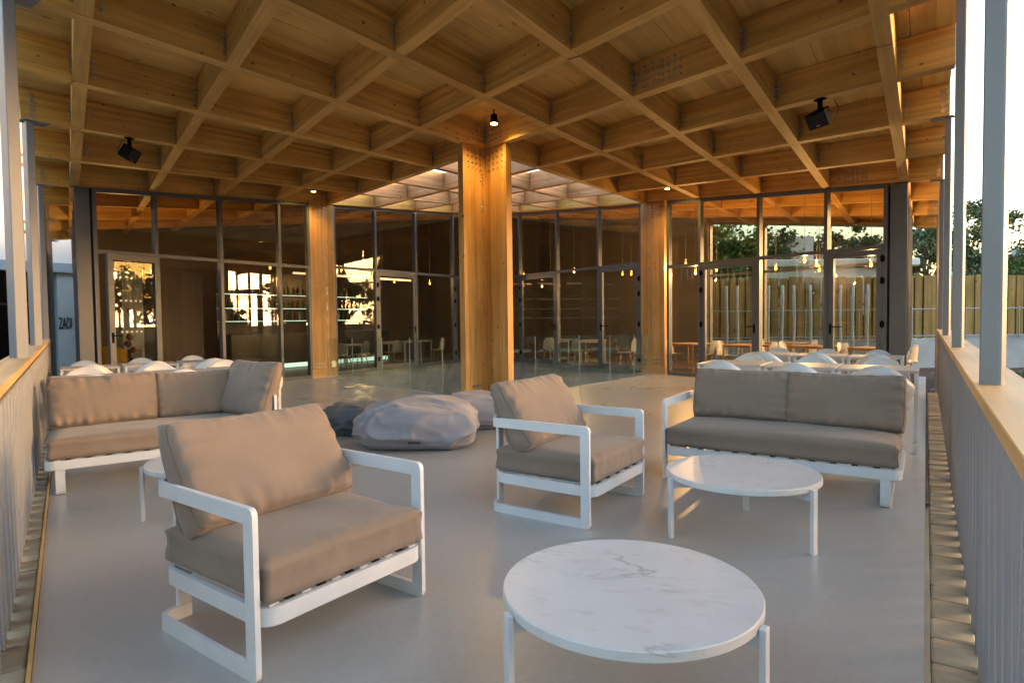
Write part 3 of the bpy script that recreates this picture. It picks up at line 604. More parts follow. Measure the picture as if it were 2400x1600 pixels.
# ================================================================== RAILINGS
bar_me = []
for lean in (-1, 1, 0):
    mb = MB(); rings = []
    for z, t in ((-0.22, 0), (0.985, 1)):
        dx = lean * (t - 0.5) * 0.062; ca = lean * 0.28
        c, s_ = math.cos(ca * (1 if t else -1)), math.sin(ca * (1 if t else -1))
        rings.append([(dx + x * c - y * s_, x * s_ + y * c, z) for x, y in ((-0.028, -0.004), (0.028, -0.004), (0.028, 0.004), (-0.028, 0.004))])
    mb.loft(rings); bar_me.append(mb.mesh('baluster', 'bar_paint'))
def railing(name, label, origin, d, L, rw0, rw1, posts, first, ends, side):
    rz = math.atan2(d.y, d.x); t = thing(name, label, 'railing', origin, rz)
    M0 = Matrix.Identity(4)
    # handrail boards between the posts
    for q0, q1 in ends:
        mb = MB(); mb.rbox(q0, q1, rw0, rw1, 0.99, 1.035, 0.003); mb.build('handrail', 'rail_wood', t)
    mb = MB(); mb.box(0, L, side - 0.02, side + 0.02, 0.978, 0.988); mb.build('top_flat', 'post_paint', t)
    mb = MB(); mb.box(0, L, side - 0.016, side + 0.016, -0.26, -0.22); mb.build('bottom_flat', 'post_paint', t)
    n = int(L / 0.104)
    for k in range(n):
        s = first + k * 0.104
        if any(abs(s - p) < 0.06 for p in posts): continue
        o = link('baluster', bar_me[k % 2], t); o.location = (s, side, 0)
    return t
# left: runs along EY at a = -6.37 ; local x along EY, local +y to the left (outside)
L0 = -6.55; ca = math.cos(ANG)
lp = [YS[j] - L0 for j in (-4, -2, 0, 2, 4)]
railing('railing', 'grey flat-bar railing with wooden handrail along the left edge of the terrace', W(-6.37, L0), EY, BF + 0.25 - L0, -0.068, 0.11, lp, 0.05, [(0.0, BF + 0.25 - L0)], -0.055)
# right: runs along EX at b = -6.67 ; local +y points onto the terrace
rp = [XS[i] + 6.6 for i in (-2, 0, 2, 4)]
railing('railing', 'grey flat-bar railing with wooden handrail along the right edge, garden behind', W(-6.6 + 0.35, -6.675), EX, AF + 6.4, -0.125, 0.058, [q - 0.35 for q in rp], 0.05, [(0.0, AF + 6.4)], 0.03)

# glass balustrade round the light well
for lab, base, d, edges in (('frameless glass balustrade along the left side of the light well, running to the left column', W(AV - 0.03, 0), EY, [0.72, 1.02, 2.28, 3.56, 5.2, 6.9]),
                            ('frameless glass balustrade along the right side of the light well, behind the far armchair', W(0, BV - 0.03), EX, [0.72, 1.05, 2.70, 4.12, 5.45, 6.30])):
    t = thing('glass_balustrade', lab, 'balustrade', base, math.atan2(d.y, d.x))
    for e0, e1 in zip(edges[:-1], edges[1:]):
        z0, z1 = (FZ(e0, 0), FZ(e1, 0)); mb = MB()
        hexa_wall(mb, e0 + 0.006, e1 - 0.006, -0.008, 0.008, z0 + 0.012, z1 + 0.012, z0 + 1.0, z1 + 1.0); mb.build('glass_panel', 'balustrade_glass', t)
        ed = MB(); ed.box(e1 - 0.0055, e1 - 0.0005, -0.0085, 0.0085, z1 + 0.012, z1 + 1.0); ed.build('panel_edge', 'edge_green' if 'edge_green' in MATS else 'lintel_blue', t)
    mb = MB(); hexa_wall(mb, edges[0], edges[-1], -0.02, 0.02, FZ(edges[0], 0) + .001, FZ(edges[-1], 0) + .001, FZ(edges[0], 0) + 0.012, FZ(edges[-1], 0) + 0.011); mb.build('base_channel', 'concrete_pale', t)

# ================================================================== CUSHIONS
def seat_cushion(w, d, h, seed=0, n=26):
    """boxed cushion: crowned top, soft edges, puckered front seam; centred in x,y, bottom at z = 0"""
    mb = MB(); nx, ny, nz = int(n * max(1, w / d)), n, 8
    def P(u, v, t):
        x, y = u * w / 2, v * d / 2
        eu, ev = 1 - abs(u), 1 - abs(v)
        r = 0.035
        # rounded box via superellipse in plan and section
        kz = t * 2 - 1
        rx = r * (1 - math.sqrt(max(0, 1 - max(0, abs(kz) - 0.45) ** 2 / 0.3025)))
        x -= math.copysign(rx + 0.012 * (1 - abs(kz)) * -1, u) * (1 if abs(u) > 0.999 else abs(u) ** 8)
        y -= math.copysign(rx + 0.012 * (1 - abs(kz)) * -1, v) * (1 if abs(v) > 0.999 else abs(v) ** 8)
        cr = (1 - u ** 4) * (1 - v ** 4)
        z = h * t + (0.022 * cr if t > 0.5 else 0) - (0.004 if t > .99 and (eu < .02 or ev < .02) else 0)
        nn = noise.noise(Vector((x * 5 + seed, y * 5, z * 4))) * 0.006
        wr = 0.0
        if ev < 0.22: wr += math.exp(-ev * 14) * noise.noise(Vector((x * 30 + seed * 3, seed, t * 1.2))) * 0.012
        if eu < 0.16: wr += math.exp(-eu * 16) * noise.noise(Vector((seed, y * 34 + seed * 5, t * 1.5))) * 0.006
        y += math.copysign(wr, v) if ev < 0.02 else 0; x += math.copysign(wr, u) if eu < 0.02 else 0
        z += nn * (1 if t > 0.5 else 0.2) + (wr if t > 0.98 else 0)
        return (x, y, z)
    idx = {}
    def vid(i, j, k):
        key = (i, j, k)
        if key not in idx: idx[key] = len(mb.v); mb.v.append(P(2 * i / nx - 1, 2 * j / ny - 1, k / nz))
        return idx[key]
    for i in range(nx):
        for j in range(ny):
            mb.f.append((vid(i, j, nz), vid(i + 1, j, nz), vid(i + 1, j + 1, nz), vid(i, j + 1, nz))); mb.f.append((vid(i, j, 0), vid(i, j + 1, 0), vid(i + 1, j + 1, 0), vid(i + 1, j, 0)))
    for k in range(nz):
        for i in range(nx):
            mb.f.append((vid(i, 0, k), vid(i + 1, 0, k), vid(i + 1, 0, k + 1), vid(i, 0, k + 1))); mb.f.append((vid(i + 1, ny, k), vid(i, ny, k), vid(i, ny, k + 1), vid(i + 1, ny, k + 1)))
        for j in range(ny):
            mb.f.append((vid(0, j + 1, k), vid(0, j, k), vid(0, j, k + 1), vid(0, j + 1, k + 1))); mb.f.append((vid(nx, j, k), vid(nx, j + 1, k), vid(nx, j + 1, k + 1), vid(nx, j, k + 1)))
    return mb
def pillow(w, h, t, seed=0, n=36):
    """knife-edge back cushion standing in the xz plane, bottom at z = 0, thickness along y"""
    mb = MB(); nx, nz = int(n * max(1, w / h)), n; g = {}
    def vid(i, k, s):
        u, v = 2 * i / nx - 1, 2 * k / nz - 1
        edge = i in (0, nx) or k in (0, nz)
        key = (i, k, 0 if edge else s)
        if key in g: return g[key]
        eu, ev = 1 - abs(u), 1 - abs(v)
        f = (1 - abs(u) ** 5) ** 0.5 * (1 - abs(v) ** 5) ** 0.5
        # sides pulled in between the corners
        x = w / 2 * u * (1 - 0.022 * (1 - v * v)); z = h / 2 * v * (1 - 0.035 * (1 - u * u))
        if v > 0: z -= 0.030 * h * (1 - u * u) * v
        y = t / 2 * f * (1.0 - 0.28 * v)          # fuller at the bottom
        wr = 0
        wr += math.exp(-ev * 7) * noise.noise(Vector((x * 22 + seed * 7, s * 3.1, v * 1.2 + seed))) * 0.030
        wr += math.exp(-eu * 7) * noise.noise(Vector((u * 1.2 + seed, s * 2.3, z * 24 + seed * 5))) * 0.026
        wr += noise.noise(Vector((x * 4 + seed * 3, z * 4, s * 5))) * 0.012
        q = noise.noise(Vector((x * 9 + z * 6 + seed, z * 3, s))) ; wr -= max(0, q - 0.25) * 0.02 * math.exp(-ev * 2)
        y = max(0.0, y + wr * min(1, f * 1.6)) if not edge else noise.noise(Vector((x * 15, z * 15, seed))) * 0.006
        g[key] = len(mb.v); mb.v.append((x, s * y if not edge else y, h / 2 + z)); return g[key]
    for i in range(nx):
        for k in range(nz):
            mb.f.append((vid(i, k, -1), vid(i + 1, k, -1), vid(i + 1, k + 1, -1), vid(i, k + 1, -1))); mb.f.append((vid(i, k, 1), vid(i, k + 1, 1), vid(i + 1, k + 1, 1), vid(i + 1, k, 1)))
    return mb
def boxed_pillow(w, h, t, seed=0, n=34):
    """back cushion with a gusset: two faces joined by a band, stands in xz, bottom z = 0"""
    mb = MB(); nx, nz = int(n * max(1, w / h)), n; g = {}; ng = 4
    def face(u, v, s):
        eu, ev = 1 - abs(u), 1 - abs(v)
        f = ((1 - abs(u) ** 4) * (1 - abs(v) ** 4)) ** 0.42
        x = w / 2 * u * (1 - 0.010 * (1 - v * v)); z = h / 2 * v * (1 - 0.012 * (1 - u * u))
        if v > 0: z -= 0.03 * h * (1 - u * u) * v
        yb = t * (0.24 - 0.08 * v); y = yb + t * 0.33 * f * (1 - 0.2 * v)
        rc = 1 - 0.05 * (u * u * v * v) ** 2; x *= rc; z *= rc; yb *= 1 - 0.25 * (u * u * v * v) ** 2
        wr = math.exp(-ev * 5.0) * noise.noise(Vector((x * 21 + seed * 7 + z * 3, s * 3.1, v * 1.1 + seed))) * 0.042
        wr += math.exp(-eu * 5.5) * noise.noise(Vector((u * 1.1 + seed, s * 2.3, z * 21 + seed * 5))) * 0.034
        cd = (eu * w / h + ev); dg = (x * (1 if u * v > 0 else -1) + z) * 16; wr += math.exp(-cd * 3.2) * noise.noise(Vector((dg + seed * 9, seed, s))) * 0.030
        wr += noise.noise(Vector((x * 4 + seed * 3, z * 4, s * 5))) * 0.016
        return x, (y + wr * min(1, f * 2)) * s, h / 2 + z
    def vid(i, k, s):
        key = (i, k, s)
        if key not in g: g[key] = len(mb.v); mb.v.append(face(2 * i / nx - 1, 2 * k / nz - 1, s))
        return g[key]
    for i in range(nx):
        for k in range(nz):
            mb.f.append((vid(i, k, -1), vid(i + 1, k, -1), vid(i + 1, k + 1, -1), vid(i, k + 1, -1))); mb.f.append((vid(i, k, 1), vid(i, k + 1, 1), vid(i + 1, k + 1, 1), vid(i + 1, k, 1)))
    per = [(i, 0) for i in range(nx)] + [(nx, k) for k in range(nz)] + [(i, nz) for i in range(nx, 0, -1)] + [(0, k) for k in range(nz, 0, -1)]
    rows = [[vid(i, k, -1) for i, k in per]]
    for q in range(1, ng):
        tq = q / ng; row = []
        for (i, k) in per:
            a, b = Vector(mb.v[vid(i, k, -1)]), Vector(mb.v[vid(i, k, 1)]); u, v = 2 * i / nx - 1, 2 * k / nz - 1
            p = a.lerp(b, tq); bulge = 0.016 * math.sin(tq * math.pi) + noise.noise(Vector((p.x * 20, p.z * 20, seed))) * 0.005
            p.x += bulge * (1 if u > .999 else -1 if u < -.999 else 0); p.z += bulge * (1 if v > .999 else -1 if v < -.999 else 0)
            row.append(len(mb.v)); mb.v.append(tuple(p))
        rows.append(row)
    rows.append([vid(i, k, 1) for i, k in per]); m_ = len(per)
    for r0, r1 in zip(rows[:-1], rows[1:]):
        for q in range(m_): mb.f.append((r0[q], r1[q], r1[(q + 1) % m_], r0[(q + 1) % m_]))
    pip = [Vector(mb.v[i]) for i in rows[0]]; pip2 = [Vector(mb.v[i]) for i in rows[-1]]
    return mb, pip, pip2
def add_back(t, w, h, th, x, y, z, tilt, rz, seed):
    mb, p1, p2 = boxed_pillow(w, h, th, seed)
    M = Matrix.Translation((x, y, z)) @ Matrix.Rotation(rz, 4, 'Z') @ Matrix.Rotation(tilt, 4, 'X')
    o = mb.build('back_cushion', 'taupe', t, True, M=M)
    pp = MB()
    for p in (p1, p2): pp.tube(p[::2] + [p[0]], 0.0035, 5)
    pp.build('piping', 'taupe_piping', o, True)
    return o
def add_seat(t, w, d, h, x, y, z, seed):
    o = seat_cushion(w, d, h, seed).build('seat_cushion', 'taupe', t, True, M=Matrix.Translation((x, y, z)))
    return o
def arc(cx, cy, r, a0, a1, n=6): return [(cx + r * math.cos(a0 + (a1 - a0) * k / n), cy + r * math.sin(a0 + (a1 - a0) * k / n)) for k in range(n + 1)]
PI = math.pi
def rrect(x0, x1, y0, y1, r): return arc(x1 - r, y0 + r, r, -PI / 2, 0) + arc(x1 - r, y1 - r, r, 0, PI / 2) + arc(x0 + r, y1 - r, r, PI / 2, PI) + arc(x0 + r, y0 + r, r, PI, 1.5 * PI)
T = 0.022
def armchair(label, loc, rz, seed):
    w, d = 0.845, 0.75; t = thing('armchair', label, 'armchair', loc, rz)
    x1, yf, yb = w / 2, -d / 2, d / 2
    # arm hoop: from front left round the back to front right
    r = 0.07; path = [(-x1, yf + 0.062), (-x1, yb - r)] + arc(-x1 + r, yb - r, r, PI, PI / 2)[1:] + arc(x1 - r, yb - r, r, PI / 2, 0) + [(x1, yf + 0.062)]
    MB().band(path, 0.575, 0.636, T).build('arm_hoop', 'white_powder', t, auto=35)
    for sx in (-1, 1):
        # front upright with rounded top corner, and sled runner curving in and up at the back
        prof = [(yf, 0.03), (yf, 0.606)] + [(yf + 0.03 - 0.03 * math.cos(q), 0.606 + 0.03 * math.sin(q)) for q in (0.4, 0.8, 1.2, PI / 2)] + [(yf + 0.0615, 0.636), (yf + 0.0615, 0.062)] + [(yf + 0.0615, 0.0)] + [(yf + 0.03, 0.0)] + [(yf + 0.03 - 0.03 * math.sin(q), 0.03 - 0.03 * math.cos(q)) for q in (0.5, 1.0)]
        MB().prism(prof, sx * x1 - T / 2, sx * x1 + T / 2, 'x').build('front_leg', 'white_powder', t)
        r2 = 0.06
        path = [(sx * x1, yf + 0.062), (sx * x1, yb - r2)] + [(sx * (x1 - r2 + r2 * math.cos(q)), yb - r2 + r2 * math.sin(q)) for q in np.linspace(0.15, PI / 2, 6)] + [(sx * (x1 - 0.135), yb)]
        MB().band(path, 0.0, 0.058, T).build('sled_runner', 'white_powder', t, auto=35)
        MB().rbox(min(sx * (x1 - 0.075), sx * (x1 - 0.135)), max(sx * (x1 - 0.075), sx * (x1 - 0.135)), yb - T / 2, yb + T / 2, 0.0585, 0.575, 0.003).build('back_leg', 'white_powder', t)
        MB().box(sx * x1 - 0.012, sx * x1 + 0.012, yf + 0.07, yf + 0.12, -0.004, -0.0005).build('glide', 'black_plastic', t)
    MB().band(rrect(-x1 + 0.0235, x1 - 0.0235, yf - 0.01, yb - 0.0235, 0.06), 0.195, 0.262, T, True).build('seat_frame', 'white_powder', t, auto=35)
    for k in range(11):
        x = -x1 + 0.07 + k * (w - 0.14) / 10; MB().box(x - 0.02, x + 0.02, yf + 0.004, yb - 0.04, 0.2625, 0.2665).build('belt', 'belt_dark' if k % 2 else 'white_powder', t)
    add_seat(t, w - 0.045, d - 0.005, 0.168, 0, -0.02, 0.268, seed)
    add_back(t, w - 0.035, 0.50, 0.22, 0.0, yb - 0.25, 0.425, R_(-30), R_(0), seed + 0.5)
    return t
def sofa(label, loc, rz, w, d, arm, seed, backs, extra=None):
    t = thing('sofa', label, 'sofa', loc, rz); x1, yf, yb = w / 2, -d / 2, d / 2
    MB().band(rrect(-x1, x1, yf, yb, 0.06), 0.195, 0.262, T, True).build('seat_frame', 'white_powder', t, auto=35)
    for sx in (-1, 1):
        if sx == arm:
            xo = sx * (x1 + T + 0.001)
            prof = [(yf + 0.01, 0.0), (yf + 0.01, 0.606)] + [(yf + 0.04 - 0.03 * math.cos(q), 0.606 + 0.03 * math.sin(q)) for q in (0.4, 0.8, 1.2, PI / 2)] + [(yb - 0.05, 0.636), (yb - 0.05, 0.576), (yf + 0.07, 0.576), (yf + 0.07, 0.058), (yb - 0.05, 0.058), (yb - 0.05, 0.0)]
            MB().prism(prof, xo - T / 2, xo + T / 2, 'x').build('side_frame', 'white_powder', t)
            MB().rbox(min(xo, xo - sx * 0.30), max(xo, xo - sx * 0.30), yb + T / 2 + 0.001, yb + T * 1.5, 0.576, 0.636, 0.003).build('back_rail', 'white_powder', t)
            MB().rbox(min(xo, xo - sx * 0.06), max(xo, xo - sx * 0.06), yb + T / 2 + 0.001, yb + T * 1.5, 0.0, 0.574, 0.003).build('back_leg', 'white_powder', t)
        else:
            xi = sx * (x1 - 0.085); prof = [(yf - 0.0, 0.194), (yf, 0.03), (yf + 0.01, 0.008), (yf + 0.03, 0.0), (yb - 0.06, 0.0), (yb - 0.06, 0.194), (yb - 0.08, 0.194), (yb - 0.08, 0.02), (yf + 0.035, 0.02), (yf + 0.022, 0.032), (yf + 0.022, 0.194)]
            MB().prism(prof, xi - 0.03, xi + 0.03, 'x').build('leg', 'white_powder', t)
    n = int(w / 0.068)
    for k in range(n):
        x = -x1 + 0.07 + k * (w - 0.14) / (n - 1); MB().box(x - 0.02, x + 0.02, yf + 0.012, yb - 0.03, 0.2625, 0.2665).build('belt', 'belt_dark' if k % 2 else 'white_powder', t)
    add_seat(t, w - 0.01, d - 0.0, 0.155, 0, -0.01, 0.268, seed)
    for q, (bw_, bh, bx, by, bz_, tl, rzz) in enumerate(backs): add_back(t, bw_, bh, 0.19, bx, by, bz_, tl, rzz, seed + q + 1)
    return t
armchair('taupe armchair with white frame in the foreground, its arm nearest the camera', (-6.570, -3.71, 0), R_(-2.0), 1.3)
armchair('taupe armchair with white frame in the middle, right of the bean bags', (-4.495, -3.975, 0), R_(-0.5), 4.7)
sofa('taupe two-seat sofa at the right, one white arm, marble table in front', (-3.10, -5.115, 0), R_(-90), 1.60, 0.80, -1, 8.2,
     [(0.78, 0.42, -0.37, 0.20, 0.43, R_(-14), R_(1)), (0.82, 0.42, 0.40, 0.19, 0.425, R_(-13), R_(-2))])
sofa('taupe sofa at the left by the railing, with a third cushion at its right end', (-5.50, -0.46, 0), -ANG, 1.66, 0.82, 1, 12.4,
     [(0.80, 0.43, -0.42, 0.20, 0.43, R_(-13), R_(2)), (0.78, 0.42, 0.36, 0.24, 0.425, R_(-12), R_(-1)), (0.70, 0.52, 0.66, -0.06, 0.425, R_(-17), R_(-70))])

# ------------------------------------------------------------------ marble tables
def coffee_table(label, x, y, r, angs, seed):
    t = thing('coffee_table', label, 'table', (x, y, 0), 0)
    MB().lathe([(r - 0.004, 0.340), (r, 0.344), (r, 0.371), (r - 0.004, 0.375)], 96).build('marble_top', 'marble', t, auto=35, M=Matrix.Rotation(seed, 4, 'Z'))
    for a in angs:
        M = Matrix.Rotation(R_(a), 4, 'Z')
        MB().rbox(r + 0.002, r + 0.024, -0.020, 0.020, 0.0, 0.358, 0.002).build('leg', 'white_powder', t, M=M)
        MB().rbox(0.012, r + 0.0015, -0.010, 0.010, 0.292, 0.338, 0.002).build('support_arm', 'white_powder', t, M=M)
    return t
coffee_table('round white marble table closest to the camera, brown vein on its far side', -6.32, -5.198, 0.439, (146, 266, 26), 0.3)
coffee_table('round white marble table in front of the right-hand sofa', -4.474, -5.134, 0.438, (133, 248, 10), 2.1)
coffee_table('round white marble table half hidden behind the foreground armchair', -5.93, -2.02, 0.439, (147, 267, 27), 4.0)

# ------------------------------------------------------------------ bean bags
def beanbag(label, loc, rz, sx, sy, sz, mat, seed, zip_=False):
    t = thing('bean_bag', label, 'bean bag', loc, rz)
    mb = MB(); nu, nv = 110, 60; vs = []
    for j in range(nv + 1):
        th = PI * j / nv
        for i in range(nu):
            ph = 2 * PI * i / nu
            p = Vector((math.sin(th) * math.cos(ph), math.sin(th) * math.sin(ph), math.cos(th)))
            e = 0.72; q = Vector((math.copysign(abs(p.x) ** e, p.x), math.copysign(abs(p.y) ** e, p.y), math.copysign(abs(p.z) ** 0.8, p.z)))
            big = noise.noise(p * 1.0 + Vector((seed, 0, 0))) * 0.12
            rid = 0
            wq = Vector((p.x + 0.55 * noise.noise(p * 1.1 + Vector((seed, 3, 1))), p.y + 0.35 * noise.noise(p * 1.1 + Vector((1, seed, 7))), p.z))
            msk = max(0.0, min(1.0, 0.5 + 1.6 * noise.noise(p * 1.5 + Vector((7, seed, 2)))))
            for o_, amp, fx, fy, pw in ((0, 0.13, 1.15, 1.45, 2.2), (9, 0.055 * msk, 2.4, 2.1, 2.0), (17, 0.008 * msk, 5.0, 3.5, 1.5)):
                v = noise.noise(Vector((wq.x * fx + seed + o_, wq.y * fy, wq.z * fx * 0.9 + seed))); rid += amp * ((1 - min(1, abs(v) * 2.6)) ** pw - 0.35)
            k = 1 + big + rid * (1 if p.z > -0.5 else 0.3)
            q = q * k
            z = q.z * sz * 0.5 + sz * 0.42
            if z < 0.0: z = z * 0.02
            spread = 1 + 0.06 * max(0, 0.3 - z / sz)
            vs.append((q.x * sx / 2 * spread, q.y * sy / 2 * spread, max(z, 0.0) + 0.003))
    fs = []
    for j in range(nv):
        for i in range(nu): fs.append((j * nu + i, (j + 1) * nu + i, (j + 1) * nu + (i + 1) % nu, j * nu + (i + 1) % nu))
    mb.add(vs, fs); mb.build('bag', mat, t, True)
    if zip_:
        lab_ = MB(); lab_.rbox(-0.06, 0.06, -0.003, 0.003, 0, 0.022, 0.001); lab_.build('care_label', 'text_dark', t, M=Matrix.Translation((-0.02, -sy * 0.50, 0.10)) @ Matrix.Rotation(R_(35), 4, 'X'))
    return t
beanbag('slumped pale grey bean bag in front of the other two', (-3.50, -1.66, 0), R_(-52), 1.24, 0.92, 0.52, 'bag_grey', 3.3, True)
beanbag('dark slate bean bag lying behind the pale one, on its left', (-3.20, -0.62, 0), R_(-45), 1.15, 0.80, 0.40, 'bag_slate', 8.1)
beanbag('pale grey bean bag beside the foot of the middle column', (-2.30, -1.55, 0), R_(-40), 0.95, 0.75, 0.44, 'bag_grey', 15.6)

# ================================================================== DINING TERRACE
def tub_chair_parts():
    parts = []
    # shell: seat bowl flowing into one wrap-round back and arms; chair faces -y
    mb = MB(); nph, nr = 36, 14
    def pt(ph, s, off):
        # ph: 0 = back centre, +-pi = front ; s: 0 seat centre .. 1 rim
        back = 0.5 + 0.5 * math.cos(ph)
        rim_h = 0.455 + 0.36 * back ** 2.0 + (0.04 * math.exp(-((abs(ph) - 1.7) / 0.5) ** 2)); rim_r = 0.225 + 0.065 * back + 0.045 * math.exp(-((abs(ph) - 1.55) / 0.6) ** 2)
        if s < 0.5:
            q = s / 0.5; r = 0.205 * q; z = 0.43 - 0.018 * (1 - q * q)
        else:
            q = (s - 0.5) / 0.5; e = q ** 1.6
            r = 0.205 + (rim_r - 0.205) * math.sin(q * PI / 2) ** 0.8; z = 0.43 + (rim_h - 0.43) * e
        r += off; z -= off * 0.6 if s < 0.6 else 0
        return (r * math.sin(ph) * 1.06, r * math.cos(ph), z)
    for off in (0.0, 0.012):
        for k in range(nr + 1):
            for i in range(nph): mb.v.append(pt(-PI + 2 * PI * i / nph, k / nr, off))
    n0 = (nr + 1) * nph
    for k in range(nr):
        for i in range(nph):
            a, b, c, d = k * nph + i, k * nph + (i + 1) % nph, (k + 1) * nph + (i + 1) % nph, (k + 1) * nph + i
            mb.f.append((a, d, c, b)); mb.f.append((n0 + a, n0 + b, n0 + c, n0 + d))
    for i in range(nph):
        a, b = nr * nph + i, nr * nph + (i + 1) % nph; mb.f.append((a, n0 + a, n0 + b, b))
    parts.append(('shell', mb.mesh('shell', 'white_shell', True)))
    for sx in (-1, 1):
        for sy in (-1, 1):
            l = MB(); l.tube([(sx * 0.13, sy * 0.12, 0.412), (sx * 0.215, sy * 0.205, 0.0)], 0.014, 8, 0.010); parts.append(('leg', l.mesh('leg', 'white_powder', True)))
    l = MB(); l.box(-0.14, 0.14, -0.012, 0.012, 0.395, 0.409); l.box(-0.012, 0.012, -0.14, 0.14, 0.385, 0.3945); parts.append(('under_frame', l.mesh('under_frame', 'white_powder')))
    return parts
TUB = tub_chair_parts()
def side_chair_parts():
    parts = []; mb = MB(); nx, ny = 10, 22; prof = []
    for k in range(ny + 1):
        s = k / ny
        if s < 0.45: y, z = -0.21 + 0.40 * s / 0.45, 0.445 - 0.02 * math.sin(s / 0.45 * PI)
        elif s < 0.6: q = (s - 0.45) / 0.15; y, z = 0.19 + 0.045 * math.sin(q * PI / 2), 0.445 + 0.06 * (1 - math.cos(q * PI / 2))
        else: q = (s - 0.6) / 0.4; y, z = 0.235 + 0.06 * q, 0.505 + 0.315 * q
        prof.append((y, z, 0.22 if s < 0.5 else 0.22 - 0.07 * ((s - 0.5) / 0.5) ** 2))
    for off in (0, 1):
        for (y, z, hw), k in zip(prof, range(ny + 1)):
            for i in range(nx + 1):
                u = 2 * i / nx - 1; s = k / ny; cor = 1 - 0.35 * max(0, (s - 0.88) / 0.12) ** 2
                mb.v.append((hw * u * cor, y - (0.03 * u * u if s > 0.55 else 0) + off * (0.010 if s > 0.5 else 0), z + (0.015 * u * u if s < 0.5 else 0) - off * (0.012 if s <= 0.5 else 0.003)))
    n0 = (nx + 1) * (ny + 1)
    for k in range(ny):
        for i in range(nx):
            a = k * (nx + 1) + i; mb.f.append((a, a + 1, a + nx + 2, a + nx + 1)); mb.f.append((n0 + a, n0 + a + nx + 1, n0 + a + nx + 2, n0 + a + 1))
    parts.append(('shell', mb.mesh('shell', 'pale_shell', True)))
    for sx in (-1, 1):
        for sy in (-1, 1):
            l = MB(); l.tube([(sx * 0.13, sy * 0.13 - 0.01, 0.43), (sx * 0.215, sy * 0.22 - 0.01, 0.0)], 0.018, 8, 0.010); parts.append(('leg', l.mesh('leg', 'leg_wood', True)))
    l = MB(); l.box(-0.15, 0.15, -0.15, 0.13, 0.402, 0.414); parts.append(('under_frame', l.mesh('under_frame', 'leg_wood')))
    return parts
SIDE = side_chair_parts()
def put_chair(parts, x, y, face, label, group, z=None):
    """face: world direction (x, y) the sitter looks to"""
    t = thing('dining_chair', label, 'chair', (x, y, FW(x, y) if z is None else z), math.atan2(face[1], face[0]) + PI / 2, group)
    for n_, me in parts: link(n_, me, t)
    t.scale = (0.93, 0.93, 1.0)
    return t
def table_parts(w, d, h, wood_top):
    parts = []
    l = MB(); l.rbox(-w / 2, w / 2, -d / 2, d / 2, h - 0.026, h, 0.004); parts.append(('table_top', l.mesh('table_top', 'table_wood' if wood_top else 'dining_top')))
    for sx in (-1, 1):
        for sy in (-1, 1):
            l = MB(); x, y = sx * (w / 2 - 0.022), sy * (d / 2 - 0.03); l.rbox(x - 0.017, x + 0.017, y - 0.017, y + 0.017, 0.012, h - 0.027, 0.002); l.box(x - 0.012, x + 0.012, y - 0.012, y + 0.012, 0.0, 0.0115); parts.append(('leg', l.mesh('leg', 'leg_wood' if wood_top else 'white_powder')))
        l = MB(); x = sx * (w / 2 - 0.022); l.box(x - 0.013, x + 0.013, -d / 2 + 0.048, d / 2 - 0.048, 0.09, 0.118); l.box(x - 0.012, x + 0.012, -d / 2 + 0.048, d / 2 - 0.048, h - 0.062, h - 0.028); parts.append(('foot_rail', l.mesh('foot_rail', 'leg_wood' if wood_top else 'white_powder')))
    return parts
plain('dining_top', (0.50, 0.43, 0.36), 0.34, 0, 0.04, 3)
TAB = table_parts(0.74, 0.70, 0.745, False); TABW = table_parts(0.80, 0.80, 0.74, True)
def put_table(parts, x, y, rz, label, group, z=None):
    t = thing('dining_table', label, 'table', (x, y, FW(x, y) if z is None else z), rz, group)
    for n_, me in parts: link(n_, me, t)
    return t
ORD = ('left', 'middle', 'right')
# right: two rows of three along the railing side
for r, (xc, row, ys_) in enumerate(((-0.42, 'front', (-4.09, -4.86, -5.62)), (2.95, 'back', (-3.84, -4.62, -5.40)))):
    for q, y in enumerate(ys_):
        put_table(TAB, xc, y, PI / 2, 'white dining table, %s of three in the %s row behind the right-hand sofa' % (ORD[q], row), 'dining tables at the right')
        put_chair(TUB, xc - 0.60, y - 0.03, (1, 0.03), 'white shell chair seen from behind, %s seat of the %s row at the right' % (ORD[q], row), 'white shell chairs at the right')
        put_chair(TUB, xc + 0.60, y + 0.03, (-1, 0.04), 'white shell chair facing the camera, %s seat of the %s row at the right' % (ORD[q], row), 'white shell chairs at the right')
# left: two rows square to the left railing
u_, v_ = Vector((math.cos(ANG), -math.sin(ANG), 0)), EY
for r, (corner, row) in enumerate(((Vector((-3.488, 0.66, 0)), 'front'), (Vector((-2.36, 3.52, 0)), 'back'))):
    for q in range(3):
        c = corner - u_ * (0.37 + 0.79 * q) + v_ * 0.35; nm = ORD[2 - q]
        put_table(TAB, c.x, c.y, -ANG, 'white dining table, %s of three in the %s row behind the left-hand sofa' % (nm, row), 'dining tables at the left')
        p = c - v_ * 0.60; put_chair(TUB, p.x, p.y, (v_.x, v_.y), 'white shell chair seen from behind, %s seat of the %s row at the left' % (nm, row), 'white shell chairs at the left')
        p = c + v_ * 0.60 - u_ * 0.05; put_chair(TUB, p.x, p.y, (-v_.x, -v_.y), 'white shell chair facing the camera, %s seat of the %s row at the left' % (nm, row), 'white shell chairs at the left')

